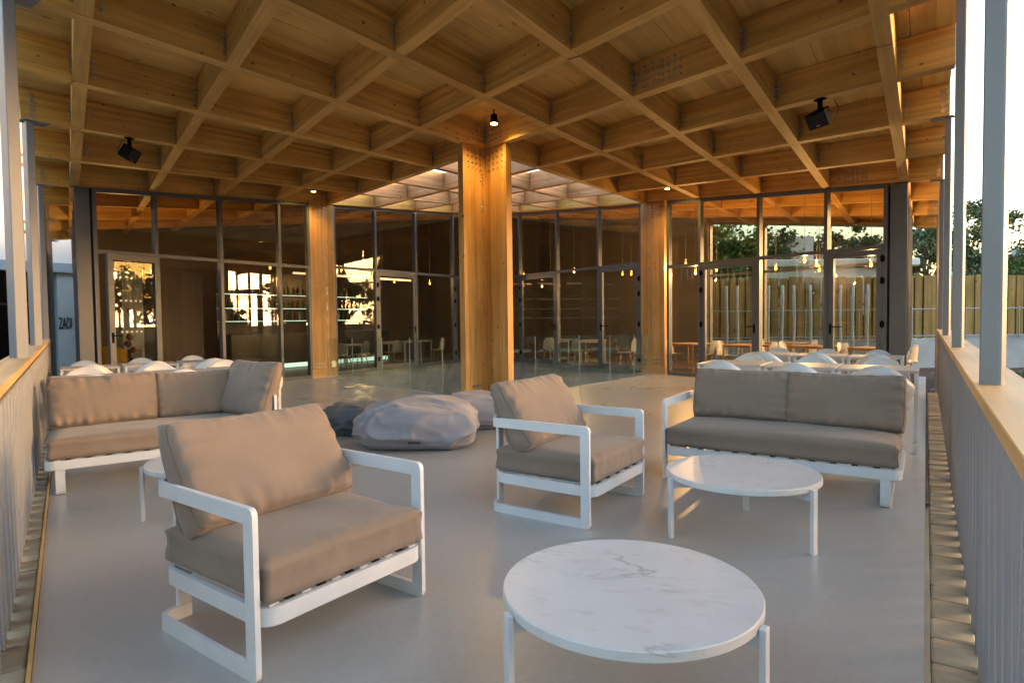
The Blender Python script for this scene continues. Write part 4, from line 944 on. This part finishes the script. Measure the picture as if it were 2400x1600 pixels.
# ================================================================== LOUDSPEAKERS AND SPOTLIGHTS ON THE CEILING
def speaker(label, p, rz, tilt):
    t = thing('loudspeaker', label, 'loudspeaker', p, rz)
    prof = [(-0.17, -0.12), (0.17, -0.12), (0.13, 0.11), (-0.13, 0.11)]
    M = Matrix.Rotation(tilt, 4, 'X') @ Matrix.Scale(0.72, 4)
    mb = MB(); mb.loft([[(x, y, z) for x, y in ((-0.185, -0.11), (0.185, -0.11), (0.12, 0.11), (-0.12, 0.11))] for z in (-0.125, 0.125)]); mb.build('cabinet', 'black_plastic', t, M=M)
    gr = MB(); gr.rbox(-0.17, 0.17, -0.118, -0.111, -0.112, 0.112, 0.003); gr.build('grille', 'belt_dark', t, M=M)
    br = MB(); br.box(-0.02, 0.02, -0.03, 0.01, 0.06, 0.20); br.box(-0.06, 0.06, -0.05, 0.03, 0.20, 0.212); br.build('bracket', 'black_plastic', t)
    cb_ = MB(); cb_.tube([(0.0, 0.10, 0.03), (0.05, 0.17, 0.02), (0.09, 0.19, 0.10), (0.08, 0.12, 0.20)], 0.004, 6); cb_.build('cable', 'black_plastic', t, True)
    badge = MB(); badge.box(-0.03, 0.03, -0.1205, -0.1185, -0.095, -0.083); badge.build('badge', 'galv', t, M=M)
    return t
pL = W(-5.20, YS[2], HZ(-5.2, YS[2]) - 0.214); speaker('black loudspeaker hanging under a beam at the upper left', pL, R_(38), R_(32))
pR = W(XS[1], -5.33, HZ(XS[1], -5.33) - 0.214); speaker('black loudspeaker hanging under a beam at the upper right', pR, R_(-122), R_(32))
def spotlight(label, p, zc, target, power):
    t = thing('spotlight', label, 'spotlight', p)
    d = (Vector(target) - Vector(p)).normalized(); M = d.to_track_quat('-Z', 'Y').to_matrix().to_4x4()
    MB().lathe([(0.035, 0.10), (0.048, 0.09), (0.056, -0.03), (0.054, -0.035)], 18).build('housing', 'black_plastic', t, auto=40, M=M)
    MB().lathe([(0.052, -0.036), (0.052, -0.046)], 18).build('lens', 'spot_face', t, M=M)
    h = zc - p[2]; MB().tube([(0, 0, 0.06), (0, 0, h - 0.002)], 0.012, 8).build('stem', 'black_plastic', t)
    ld = bpy.data.lights.new('spot_beam', 'SPOT'); ld.energy = power; ld.color = (1.0, 0.60, 0.16); ld.spot_size = R_(150); ld.spot_blend = 0.7; ld.shadow_soft_size = 0.04
    lo = bpy.data.objects.new('spot_beam', ld); COL.objects.link(lo); lo.parent = t; lo.matrix_local = M @ Matrix.Translation((0, 0, -0.055))
    return t
for lab, (a, b), tgt in (('lit spotlight on the ceiling above the middle column', (-0.42, -0.70), W(-0.42, -0.72, 2.0)), ('lit spotlight on the ceiling above the left column', (-0.75, 6.75), W(-0.70, 6.74, 2.0)), ('lit spotlight on the ceiling above the right column', (6.30, -1.02), W(6.28, -0.98, 2.0))):
    spotlight(lab, W(a, b, HZ(a, b) + 0.22), HZ(a, b) + BD, tgt, 15)
mb = MB(); obox(mb, W(-0.33, 0.20, 0.005), EX * 0.03, EY * 0.45, (0, 0, 0.02)); tag(mb.build('floor_light', 'led_warm'), 'thin amber light strip in the floor beside the middle column', 'light strip')

# ================================================================== INSIDE THE PAVILION
PEN = []
def pendant(label, a, b, z, big=True):
    p = W(a, b, z); t = thing('pendant_lamp', label, 'lamp', p, 0, 'pendant lamps inside the pavilion')
    top = HZ(a, b) + 0.02
    MB().tube([(0, 0, 0.12), (0, 0, top - z)], 0.004, 6).build('cord', 'cable', t)
    MB().lathe([(0.018, 0.06), (0.022, 0.065), (0.022, 0.12), (0.01, 0.125)], 12).build('socket', 'galv', t)
    MB().lathe([(0.02, 0.062), (0.07, 0.045), (0.105, 0.0), (0.10, -0.05), (0.06, -0.095), (0.01, -0.105)], 16).build('glass_globe', 'lamp_glass', t, True)
    MB().lathe([(0.012, 0.055), (0.030, 0.015), (0.030, -0.01), (0.006, -0.04)], 12).build('light_bulb', 'bulb', t, True)
    PEN.append(1)
    if len(PEN) % 3 != 1: return t
    ld = bpy.data.lights.new('lamp_light', 'POINT'); ld.energy = 10; ld.color = (1.0, 0.58, 0.25); ld.shadow_soft_size = 0.02
    lo = bpy.data.objects.new('lamp_light', ld); COL.objects.link(lo); lo.parent = t; lo.location = (0, 0, -0.07)
    return t
for lab, a, b, z in (('lit pendant bulb behind the first door hinge of the right wing', 7.55, -1.35, 2.40), ('lit pendant bulb behind the top of the hinged door, right wing', 7.90, -1.85, 2.44),
                     ('lit pendant bulb alone in the wide pane of the right wing', 7.90, -3.42, 2.36), ('large lit pendant bulb high in the wide pane of the right wing', 7.75, -4.12, 2.48),
                     ('lit pendant bulb, upper of a close pair beside the last door', 8.00, -4.35, 2.38), ('lit pendant bulb, lower of a close pair beside the last door', 8.45, -4.34, 2.29),
                     ('large lit pendant bulb behind the last door next to the grey corner pillar', 8.10, -5.45, 2.31), ('lit pendant bulb just right of the middle column', 7.7, 5.9, 2.82),
                     ('lit pendant bulb in the second pane right of the middle column', 8.1, 4.75, 2.74), ('lit pendant bulb in the pane left of the light-well door', 8.0, 3.50, 2.78),
                     ('lit pendant bulb behind the light-well door beside the right column', 8.1, 1.10, 2.54), ('smaller lit pendant bulb behind the same light-well door', 9.0, 1.95, 2.64),
                     ('lit pendant bulb in the first pane right of the right column', 7.8, -0.95, 2.66), ('lit pendant bulb in the first pane right of the left column', 1.15, 9.1, 2.82),
                     ('lit pendant bulb behind the light-well door near the left column', 3.3, 9.0, 2.55), ('lit pendant bulb right of the light-well door near the left column', 4.1, 8.9, 2.62), ('lit pendant bulb farther right, close to the middle column', 4.9, 8.8, 2.55),
                     ('lit pendant bulb in the left wing above the bar end', -1.25, 9.2, 2.74), ('lit pendant bulb seen over the open entrance leaf', -4.7, 10.5, 2.55)):
    pendant(lab, a, b, z)
# bar with back shelves and bottles
bar_y = W(0, 12.4).y
bt = thing('back_bar', 'dark back bar with lit glass shelves, seen through the glazing beside the left column', 'shelf', (0, 0, ZI))
bx0, bx1 = 2.2, 8.0
MB().box(bx0, bx1, bar_y, bar_y + 0.08, 0, 3.0).build('back_panel', 'counter_dark', bt)
SH = (1.45, 1.85, 2.28)
for z in SH: MB().box(bx0, bx1, bar_y - 0.25, bar_y - 0.001, z, z + 0.02).build('shelf_board', 'pole_white', bt); MB().box(bx0, bx1, bar_y - 0.262, bar_y - 0.251, z, z + 0.02).build('shelf_light', 'led_cool', bt)
ct = thing('bar_counter', 'dark bar counter with a pale light strip along its foot', 'counter', (0, 0, ZI))
MB().rbox(bx0 - 0.4, bx1, bar_y - 1.35, bar_y - 0.75, 0.16, 1.10, 0.01).build('counter_body', 'counter_dark', ct); MB().box(bx0 - 0.4, bx1, bar_y - 1.28, bar_y - 0.8, 0.0, 0.02).build('counter_plinth', 'counter_dark', ct)
MB().box(bx0 - 0.4, bx1, bar_y - 1.25, bar_y - 0.85, 0.021, 0.158).build('foot_light', 'led_cool', ct)
bot = []
for nm in ('bottle_green', 'bottle_amber', 'bottle_clear', 'bottle_dark'):
    for hh in (0.27, 0.32): bot.append(MB().lathe([(0.036, 0), (0.038, 0.01), (0.038, hh * 0.58), (0.014, hh * 0.75), (0.014, hh - 0.01), (0.010, hh)], 10).mesh('bottle', nm, True))
for s_i, z in enumerate(SH):
    for k in range(30):
        x = bx0 + 0.15 + k * 0.19 + rnd.uniform(-0.03, 0.03)
        if x > bx1 - 0.1: continue
        o = link('bottle', rnd.choice(bot)); o.location = (x, bar_y - 0.13 + rnd.uniform(-0.05, 0.05), ZI + z + 0.0205)
        tag(o, 'small bottle on the %s lit shelf of the back bar' % ('lowest', 'middle', 'top')[s_i], 'bottle', 'bottles on the %s shelf of the back bar' % ('lowest', 'middle', 'top')[s_i])
# chairs and tables inside, behind the light-well glazing and in the right wing
for k, (a, b, f, lab) in enumerate(((0.75, 8.25, (0.9, 0.4), 'pale chair behind the glass just right of the left column'), (1.55, 8.6, (-1, 0.2), 'pale chair turned left behind the first light-well mullion'), (2.75, 8.3, (0.1, 1), 'pale chair behind the light-well door left of the middle column'), (4.75, 8.2, (-1, 0.5), 'pale chair closest to the middle column on its left'),
                                    (7.75, 4.6, (0.8, 0.5), 'pale chair behind the second light-well door, right of the middle column'), (7.7, 3.0, (0.9, -0.3), 'pale chair in the pane between the two light-well doors'), (7.9, 1.25, (0.5, -0.9), 'pale chair behind the light-well door next to the right column'), (8.5, 1.0, (-0.8, -0.6), 'second pale chair behind the door next to the right column'))):
    put_chair(SIDE, W(a, b).x, W(a, b).y, f, lab, 'pale chairs inside the pavilion', ZI)
for k, (a, b, lab) in enumerate(((1.15, 8.9, 'small table behind the glass beside the left column'), (3.1, 9.0, 'small table behind the light-well door on the left'), (4.3, 8.9, 'small table left of the middle column, indoors'), (8.4, 4.4, 'small table behind the second light-well door'), (8.35, 2.9, 'small table indoors between the light-well doors'))):
    put_table(TAB, W(a, b).x, W(a, b).y, 0.2, lab, 'white tables inside the pavilion', ZI)
for k, (a, b, lab) in enumerate(((8.3, -0.9, 'wooden dining table behind the first pane of the right wing'), (8.5, -2.5, 'wooden dining table behind the hinged door of the right wing'), (9.0, -4.1, 'wooden dining table in the middle of the right wing'), (8.9, -5.5, 'wooden dining table behind the last door of the right wing'), (10.4, -3.2, 'wooden dining table by the far glass of the right wing'))):
    put_table(TABW, W(a, b).x, W(a, b).y, ANG * -1, lab, 'wooden tables inside the right wing', ZI)
    for s_, nm in ((1, 'beyond'), (-1, 'before')):
        p = W(a, b) + EY * 0.52 * s_ + EX * 0.1 * k * s_ * 0.3; put_chair(SIDE, p.x, p.y, (-EY.x * s_, -EY.y * s_), 'pale chair %s of the %s' % ('left' if s_ > 0 else 'right', lab.replace('dining ', '')), 'pale chairs inside the pavilion', ZI)
# things inside the left wing: brown entrance doors, white pier with red notice, yellow chair
ip = MB(); obox(ip, W(-4.55, 8.9, ZI), EX * 1.35, EY * 0.08, (0, 0, 2.62)); tag(ip.build('inner_door', 'brown_panel'), 'tall dark brown inner door standing behind the entrance opening', 'door')
ip = MB(); obox(ip, W(-4.98, 8.88, ZI), EX * 0.42, EY * 0.12, (0, 0, 2.60)); pier = tag(ip.build('white_pier', 'interior_white'), 'narrow white wall pier left of the brown inner door', 'wall')
nb_ = MB(); obox(nb_, W(-4.90, 8.875, 1.52), EX * 0.16, EY * -0.006, (0, 0, 0.11)); nb_.build('notice', 'red_notice', pier)
nb_ = MB(); obox(nb_, W(-4.86, 8.875, 0.55), EX * 0.24, EY * -0.10, (0, 0, 0.20)); nb_.build('meter_box', 'anthracite', pier)
yc = thing('wing_chair', 'yellow winged armchair inside, behind the open entrance leaf', 'armchair', (*W(-6.05 + 0.75, 9.3).xy, ZI), R_(160))
mb = MB()
for k in range(13):
    pass
rings = []
for k in range(15):
    ph = -1.9 + 3.8 * k / 14; rr = 0.36; h = 0.62 + 0.34 * math.cos(ph * 0.75) ** 2
    rings.append([(rr * math.sin(ph) * 1.05, rr * math.cos(ph), 0.30), ((rr + .07) * math.sin(ph) * 1.05, (rr + .07) * math.cos(ph), 0.30), ((rr + .12) * math.sin(ph) * 1.05, (rr + .12) * math.cos(ph), h), ((rr + .05) * math.sin(ph) * 1.05, (rr + .05) * math.cos(ph), h + .01)])
mb.loft(rings); mb.build('wing_back', 'yellow_cloth', yc, True)
MB().lathe([(0.30, 0.28), (0.37, 0.32), (0.37, 0.42), (0.28, 0.46)], 24).build('seat', 'yellow_cloth', yc, True)
MB().lathe([(0.03, 0.02), (0.03, 0.28)], 10).build('stem', 'galv', yc); MB().lathe([(0.25, 0.0), (0.25, 0.015), (0.03, 0.025)], 24).build('base', 'galv', yc)
bw_ = thing('flower_vase', 'orange paper flowers in a dark vase behind the door handle', 'vase', (*W(-4.9, 8.2).xy, ZI), 0)
MB().lathe([(0.05, 0), (0.09, 0.2), (0.05, 0.5), (0.04, 0.75)], 16).build('vase_body', 'counter_dark', bw_, True)
for q in range(3): MB().lathe([(0.01, -0.07), (0.07, -0.03), (0.075, 0.02), (0.03, 0.07)], 12, (0.06 * math.cos(q * 2.1), 0.06 * math.sin(q * 2.1), 0.88 + 0.14 * q)).build('flower', 'orange_cloth', bw_, True)
for q in range(3): MB().tube([(0, 0, 0.7), (0.06 * math.cos(q * 2.1), 0.06 * math.sin(q * 2.1), 0.82 + 0.14 * q)], 0.006, 6).build('stalk', 'cable', bw_)
# linear ceiling lamps over the bar
for k, (x, y, z, L, lab) in enumerate(((4.6, 9.7, 2.75, 2.2, 'slim glowing tube lamp over the bar, left of the light-well door'), (7.4, 9.2, 2.70, 1.9, 'slim glowing tube lamp over the bar, close to the middle column'))):
    t = thing('tube_lamp', lab, 'lamp', (x, y, z)); MB().rbox(-L / 2, L / 2, -0.03, 0.03, -0.03, 0.03, 0.006).build('tube', 'lamp_tube', t)
    for s_ in (-1, 1): MB().tube([(s_ * L * 0.4, 0, 0.031), (s_ * L * 0.4, 0, 1.7)], 0.004, 6).build('cord', 'cable', t)

# ================================================================== OUTSIDE, LEFT: the white building
wb = thing('white_building', 'tall white rendered building beyond the left railing, small red-framed windows', 'building', (0, 17.0, -1.55))
def wbx(name, mat, x0, x1, y0, y1, z0, z1, par=None): return MB().box(x0, x1, y0, y1, z0 + 1.55, z1 + 1.55).build(name, mat, par or wb)
wbx('upper_wall', 'render_white', -26, 5, 0.0, 9, 3.25, 10.5)
wbx('lintel', 'lintel_blue', -26, 5, -0.12, 0.4, 2.95, 3.249)
wbx('lower_wall', 'dark_room', -26, 5, 0.9, 9, -1.55, 2.949)
wbx('sign_panel', 'sign_wall', 0.10, 3.0, 0.05, 0.5, -1.55, 2.949)
for x in (-24, -18, -12, -8.4, -4.8, -1.9, -0.5): wbx('pier', 'concrete', x, x + 0.30, 0.10, 0.5, -1.55, 2.949)
for x0, x1 in ((-11.7, -8.45), (-8.05, -4.85), (-4.45, -1.95), (-1.55, -0.55), (-0.15, 0.09)): 
    p = wbx('shop_window', 'dark_glass', x0, x1, 0.30, 0.33, -1.0, 2.94); wbx('window_frame', 'counter_dark', x0, x1, 0.28, 0.345, 1.90, 1.98, p)
for z in (4.30, 6.33, 8.36):
    for x in (-12.6, -10.3, -8.0, -5.7, -3.4, -2.1, -0.92, 1.3, 3.2):
        x += 0.03 * z
        w_ = wbx('window', 'window_red', x - 0.34, x + 0.34, -0.05, 0.1, z - 0.20, z + 0.20)
        wbx('window_glass', 'interior_white', x - 0.20, x + 0.20, -0.062, -0.0505, z - 0.10, z + 0.10, w_)
tc_ = bpy.data.curves.new('sign_letters', 'FONT'); tc_.body = 'ZADI'; tc_.size = 0.62; tc_.extrude = 0.012; tc_.align_x = 'LEFT'
to = bpy.data.objects.new('sign_letters', tc_); COL.objects.link(to); bpy.context.view_layer.update()
me_ = bpy.data.meshes.new_from_object(to.evaluated_get(bpy.context.evaluated_depsgraph_get())); me_.name = 'sign_letters'; bpy.data.objects.remove(to)
me_.materials.clear(); me_.materials.append(MATS['text_dark'])
so = link('sign_letters', me_, wb); so.rotation_euler = (PI / 2, 0, 0); so.location = (0.10, 0.035, 1.16 + 1.55); so.scale = (0.26, 0.85, 1)
mb = MB(); mb.box(-30, -6.9, -30, 16.5, -1.549, -1.50); tag(mb.build('forecourt', 'paving'), kind='structure')

# ================================================================== OUTSIDE, RIGHT: garden, retaining wall, fence
FH = Vector((0.8309, 0.5564, 0)); RH = Vector((0.5564, -0.8309, 0))
def V(x, dep, z=0.0): return Vector((CP.x, CP.y, 0)) + FH * dep + RH * x + Vector((0, 0, z))
mb = MB(); nx_, ny_ = 26, 16
for i in range(nx_ + 1):
    for j in range(ny_ + 1):
        x = 2 + i; d = 9 + j * 0.95; p = V(x, d)
        inside = p.y > -6.9
        z = -1.25 + 0.035 * (d - 9) + 0.12 * noise.noise(Vector((p.x * 0.5, p.y * 0.5, 0))); 
        if p.y > -6.7 and p.x < W(12.5, 0).x + 3: z = -1.5
        mb.v.append((p.x, p.y, z))
for i in range(nx_):
    for j in range(ny_):
        a = i * (ny_ + 1) + j; mb.f.append((a, a + ny_ + 1, a + ny_ + 2, a + 1))
tag(mb.build('planting_bed', 'mulch', smooth=True), kind='structure')
mb = MB(); P = [V(10.2, 8.2), V(24, 8.2), V(24, 12.6), V(11.4, 12.3)]; mb.hexa([(p.x, p.y, -1.3) for p in P] + [(p.x, p.y, -0.98) for p in P]); tag(mb.build('garden_path', 'paving'), kind='structure')
rw_ = thing('retaining_wall', 'low pale concrete retaining wall carrying the timber fence', 'wall', V(0, 23.6, -1.5), math.atan2(RH.y, RH.x))
for k in range(9):
    x0 = 5 + k * 3.0; MB().rbox(x0 + 0.006, x0 + 2.994, -0.25, 0.25, 0, 1.86 + (0.10 if k in (4, 7) else 0), 0.012).build('concrete_bay', 'concrete_pale', rw_)
fe = thing('timber_fence', 'tall fence of upright brown timber boards on the concrete wall', 'fence', V(0, 24.2, 0.36), math.atan2(RH.y, RH.x))
for k in range(78):
    x = 5.0 + k * 0.33; wd = rnd.uniform(0.25, 0.315); h = 2.42 + rnd.uniform(-0.03, 0.03); y = rnd.choice((0, 0, -0.035))
    mb = MB(); mb.rbox(-wd / 2, wd / 2, -0.02, 0.02, 0, h, 0.006); mb.build('fence_board', 'fence_wood', fe, M=Matrix.Translation((x, y, 0)) @ Matrix.Rotation(rnd.uniform(-0.006, 0.006), 4, 'Y'))
    if k % 5 != 1: mb = MB(); mb.rbox(-0.075, 0.075, -0.02, 0.02, 0, h - 0.05, 0.004); mb.build('backing_board', 'brown_panel', fe, M=Matrix.Translation((x + 0.165, 0.05, 0)))
for z in (0.35, 1.30): MB().box(5, 30.7, 0.08, 0.13, z, z + 0.09).build('fence_rail', 'fence_wood', fe)
# galvanised wire rail in front of the fence
gr_ = thing('wire_guard', 'thin galvanised guard rail in front of the timber fence', 'rail', V(0, 23.2, 0.36), math.atan2(RH.y, RH.x))
for z in (0.12, 1.12): MB().tube([(5, 0, z), (30, 0, z)], 0.022, 6).build('guard_bar', 'galv', gr_)
for k in range(13): MB().box(5 + 2 * k, 5.03 + 2 * k, -0.02, 0.02, -0.005, 1.2).build('guard_post', 'galv', gr_)
for k in range(16):
    x = 5.7 + k * 0.52 + rnd.uniform(-0.08, 0.08)
    t = thing('white_pole', 'slender whitewashed pole in front of the fence, seen through the right wing', 'pole', V(x, 22.6, -1.45), 0, 'whitewashed poles before the fence')
    pts = [(0.02 * math.sin(k * 1.7 + q), 0.015 * math.cos(k + q * 1.3), q * 0.55) for q in range(8)]; MB().tube(pts, 0.055, 8, 0.045).build('shaft', 'pole_white', t, True)
    MB().tube([pts[2], (pts[2][0] + 0.22, 0.05, pts[2][2] + 1.1), (pts[2][0] + 0.16, 0.08, pts[2][2] + 2.4)], 0.014, 6, 0.008).build('side_shoot', 'pole_white', t, True)

# ------------------------------------------------------------------ vegetation
def leaves(center_list, n, size, seed, mat, name, parent, squash=1.0):
    rg = np.random.default_rng(seed); C_ = np.array(center_list); k = rg.integers(0, len(C_), n)
    r = C_[k, 3:4]; off = rg.normal(0, 0.45, (n, 3)); off[:, 2] *= squash
    c = C_[k, :3] + off * r
    u = rg.normal(size=(n, 3)); u /= np.linalg.norm(u, axis=1, keepdims=True); w = np.cross(u, rg.normal(size=(n, 3))); w /= np.linalg.norm(w, axis=1, keepdims=True)
    s = size * rg.uniform(0.6, 1.4, (n, 1)); u *= s; w *= s * 0.55
    v = np.stack([c - u, c + w, c + u, c - w], 1).reshape(-1, 3)
    me = bpy.data.meshes.new(name); me.vertices.add(4 * n); me.vertices.foreach_set('co', v.astype(np.float32).ravel()); me.loops.add(4 * n); me.polygons.add(n)
    me.loops.foreach_set('vertex_index', np.arange(4 * n, dtype=np.int32)); me.polygons.foreach_set('loop_start', np.arange(0, 4 * n, 4, dtype=np.int32)); me.polygons.foreach_set('loop_total', np.full(n, 4, dtype=np.int32))
    me.update(calc_edges=True); me.materials.append(MATS[mat]); return link(name, me, parent)
def tree(label, loc, h, rad, mat, n, size, seed, name='tree', group=None, open_=0.5, trunk=True):
    t = thing(name, label, 'tree', loc, 0, group); rg = random.Random(seed); cl = []; limbs = MB()
    th = h * rg.uniform(0.30, 0.42); limbs.tube([(0, 0, -0.05), (0.05 * h * 0.3, 0.02 * h, th * 0.5), (0.02 * h, -0.02 * h, th)], 0.035 * h * 0.55, 8, 0.022 * h * 0.5)
    for k in range(9 + int(rad * 3)):
        az = rg.uniform(0, 2 * PI); el = rg.uniform(-0.15, 1.0); rr = rad * rg.uniform(0.45, 1.0)
        e = Vector((rr * math.cos(az) * math.cos(el * 0.9), rr * math.sin(az) * math.cos(el * 0.9), th + (h - th) * (0.25 + 0.68 * el * rg.uniform(0.7, 1.0))))
        mid = Vector((e.x * 0.45, e.y * 0.45, th + (e.z - th) * 0.6)); limbs.tube([(0.02 * h, -0.02 * h, th * 0.92), mid, e], 0.012 * h * 0.6, 6, 0.01)
        cl.append((*e, rad * rg.uniform(0.28, 0.45)))
        for q in range(3): f = e + Vector((rg.gauss(0, 1), rg.gauss(0, 1), rg.gauss(0, 0.6))) * rad * 0.32; cl.append((*f, rad * rg.uniform(0.15, 0.30)))
    limbs.build('trunk', 'bark', t, True); leaves(cl, n, size, seed, mat, 'crown', t, 0.7)
    return t
def shrub(label, loc, r, h, mat, n, size, seed, cat='shrub', name='shrub'):
    t = thing(name, label, cat, loc, 0); rg = random.Random(seed); st = MB(); cl = []
    for k in range(14):
        az = rg.uniform(0, 2 * PI); e = Vector((r * rg.uniform(0.2, 0.9) * math.cos(az), r * rg.uniform(0.2, 0.9) * math.sin(az), h * rg.uniform(0.35, 0.95))); st.tube([(0, 0, 0), e * 0.55, e], 0.012, 5, 0.004); cl.append((*e, r * 0.36))
    st.build('stems', 'bark', t, True); leaves(cl, n, size, seed, mat, 'foliage', t, 0.7)
    return t
gz = -1.3
tree('tall loose grey-green tree rising behind the fence between the right-hand posts', V(23.4, 32, gz), 8.4, 2.1, 'leaf_pale', 9000, 0.10, 5)
tree('grey-green tree behind the fence, closest to the end of the roof', V(20.6, 31, gz), 7.6, 2.0, 'leaf_pale', 8000, 0.10, 9)
tree('dark round tree low behind the fence at the far right', V(24.2, 27.5, gz), 5.2, 2.2, 'leaf_bright', 9000, 0.09, 13)
tree('mid green tree low behind the fence at the right picture edge', V(21.2, 26.8, gz), 4.6, 1.9, 'leaf_mid', 7000, 0.09, 14)
tree('mid green tree behind the fence, seen through the right wing', V(9.5, 31, gz), 7.6, 2.6, 'leaf_bright', 9000, 0.11, 21)
tree('wide green tree behind the fence, seen through the first panes of the right wing', V(12.8, 32, gz), 7.4, 2.6, 'leaf_mid', 9000, 0.11, 22)
tree('green tree behind the fence, seen beside the corner pillar of the right wing', V(17.0, 34, gz), 7.8, 2.4, 'leaf_mid', 8000, 0.11, 23)
tree('dark tree behind the fence, farthest left seen through the right wing', V(6.2, 33, gz), 7.9, 2.6, 'leaf_dark', 8000, 0.11, 24)
shrub('rounded green shrub in the bed beyond the right handrail', V(12.0, 14.6, -1.1), 0.75, 0.75, 'leaf_mid', 4000, 0.035, 31)
shrub('low bright green clump beside the garden path', V(11.45, 13.2, -1.15), 0.40, 0.38, 'leaf_bright', 2500, 0.028, 32)
shrub('grey-green shrub behind the rounded green one', V(12.7, 15.6, -1.0), 0.8, 0.8, 'leaf_grey', 3500, 0.04, 33)
shrub('low dark shrub at the right picture edge in the bed', V(12.9, 13.9, -1.1), 0.6, 0.5, 'leaf_dark', 2500, 0.035, 36)
fl_ = shrub('tall stems with purple flowers against the concrete wall', V(11.7, 16.0, -1.1), 0.55, 1.45, 'petal_purple', 700, 0.035, 34, 'flowers', 'flowering_plant')
leaves([(0.1 * k - 0.3, 0.05 * k, 0.25 + 0.07 * k, 0.25) for k in range(7)], 700, 0.04, 35, 'leaf_mid', 'leaf_clump', fl_)
# trees across the road behind the photographer: they show in the glass of the left wing
for k, (x, y, h, r_, m_) in enumerate(((9.5, -41, 8.5, 4.2, 'leaf_dark'), (15.0, -45, 9.5, 4.6, 'leaf_dark'), (33, -31, 8.0, 4.0, 'leaf_dark'), (2.0, -46, 8.0, 4.0, 'leaf_dark'), (44, -30, 9.0, 4.5, 'leaf_dark'), (27, -55, 9.0, 4.5, 'leaf_dark'), (23, -37, 4.6, 2.6, 'leaf_dark'), (28, -41, 5.0, 2.8, 'leaf_dark'), (19, -36, 4.4, 2.4, 'leaf_dark'))):
    tree('dark tree across the garden, mirrored in the glazing of the left wing', (x, y, -1.55), h, r_, m_, 5000, 0.22, 50 + k, group='trees mirrored in the glazing')
# distant buildings beyond the fence
def house(label, loc, rz, w, d, h, wall, roof, seed):
    t = thing('distant_house', label, 'building', loc, rz); MB().box(-w / 2, w / 2, -d / 2, d / 2, 0, h).build('wall', wall, t); MB().rbox(-w / 2 - 0.3, w / 2 + 0.3, -d / 2 - 0.3, d / 2 + 0.3, h + 0.001, h + 0.35, 0.05).build('roof', roof, t)
    for k in range(int(w / 3)):
        for z in np.arange(1.6, h - 1.2, 3.0):
            x = -w / 2 + 1.5 + 3 * k; o = MB().box(x - 0.5, x + 0.5, -d / 2 - 0.06, -d / 2 - 0.001, float(z), float(z) + 1.2).build('window', 'dark_room', t)
    MB().box(-w * 0.25, -w * 0.25 + 1.2, -0.6, 0.6, h + 0.351, h + 1.6).build('chimney', wall, t)
    return t
rzv = math.atan2(RH.y, RH.x)
house('pale blue-white house on the skyline at the right edge', V(70, 82, -2), rzv, 14, 9, 10.2, 'far_blue', 'roof_tile', 1)
house('low white house beyond the fence, seen through the right wing', V(15.0, 30.5, -1.5), rzv, 6.6, 4, 5.0, 'far_white', 'far_white', 2)
house('white house far behind the fence near the tree', V(46, 62, -2), rzv, 9, 8, 6.2, 'far_white', 'roof_tile', 3)
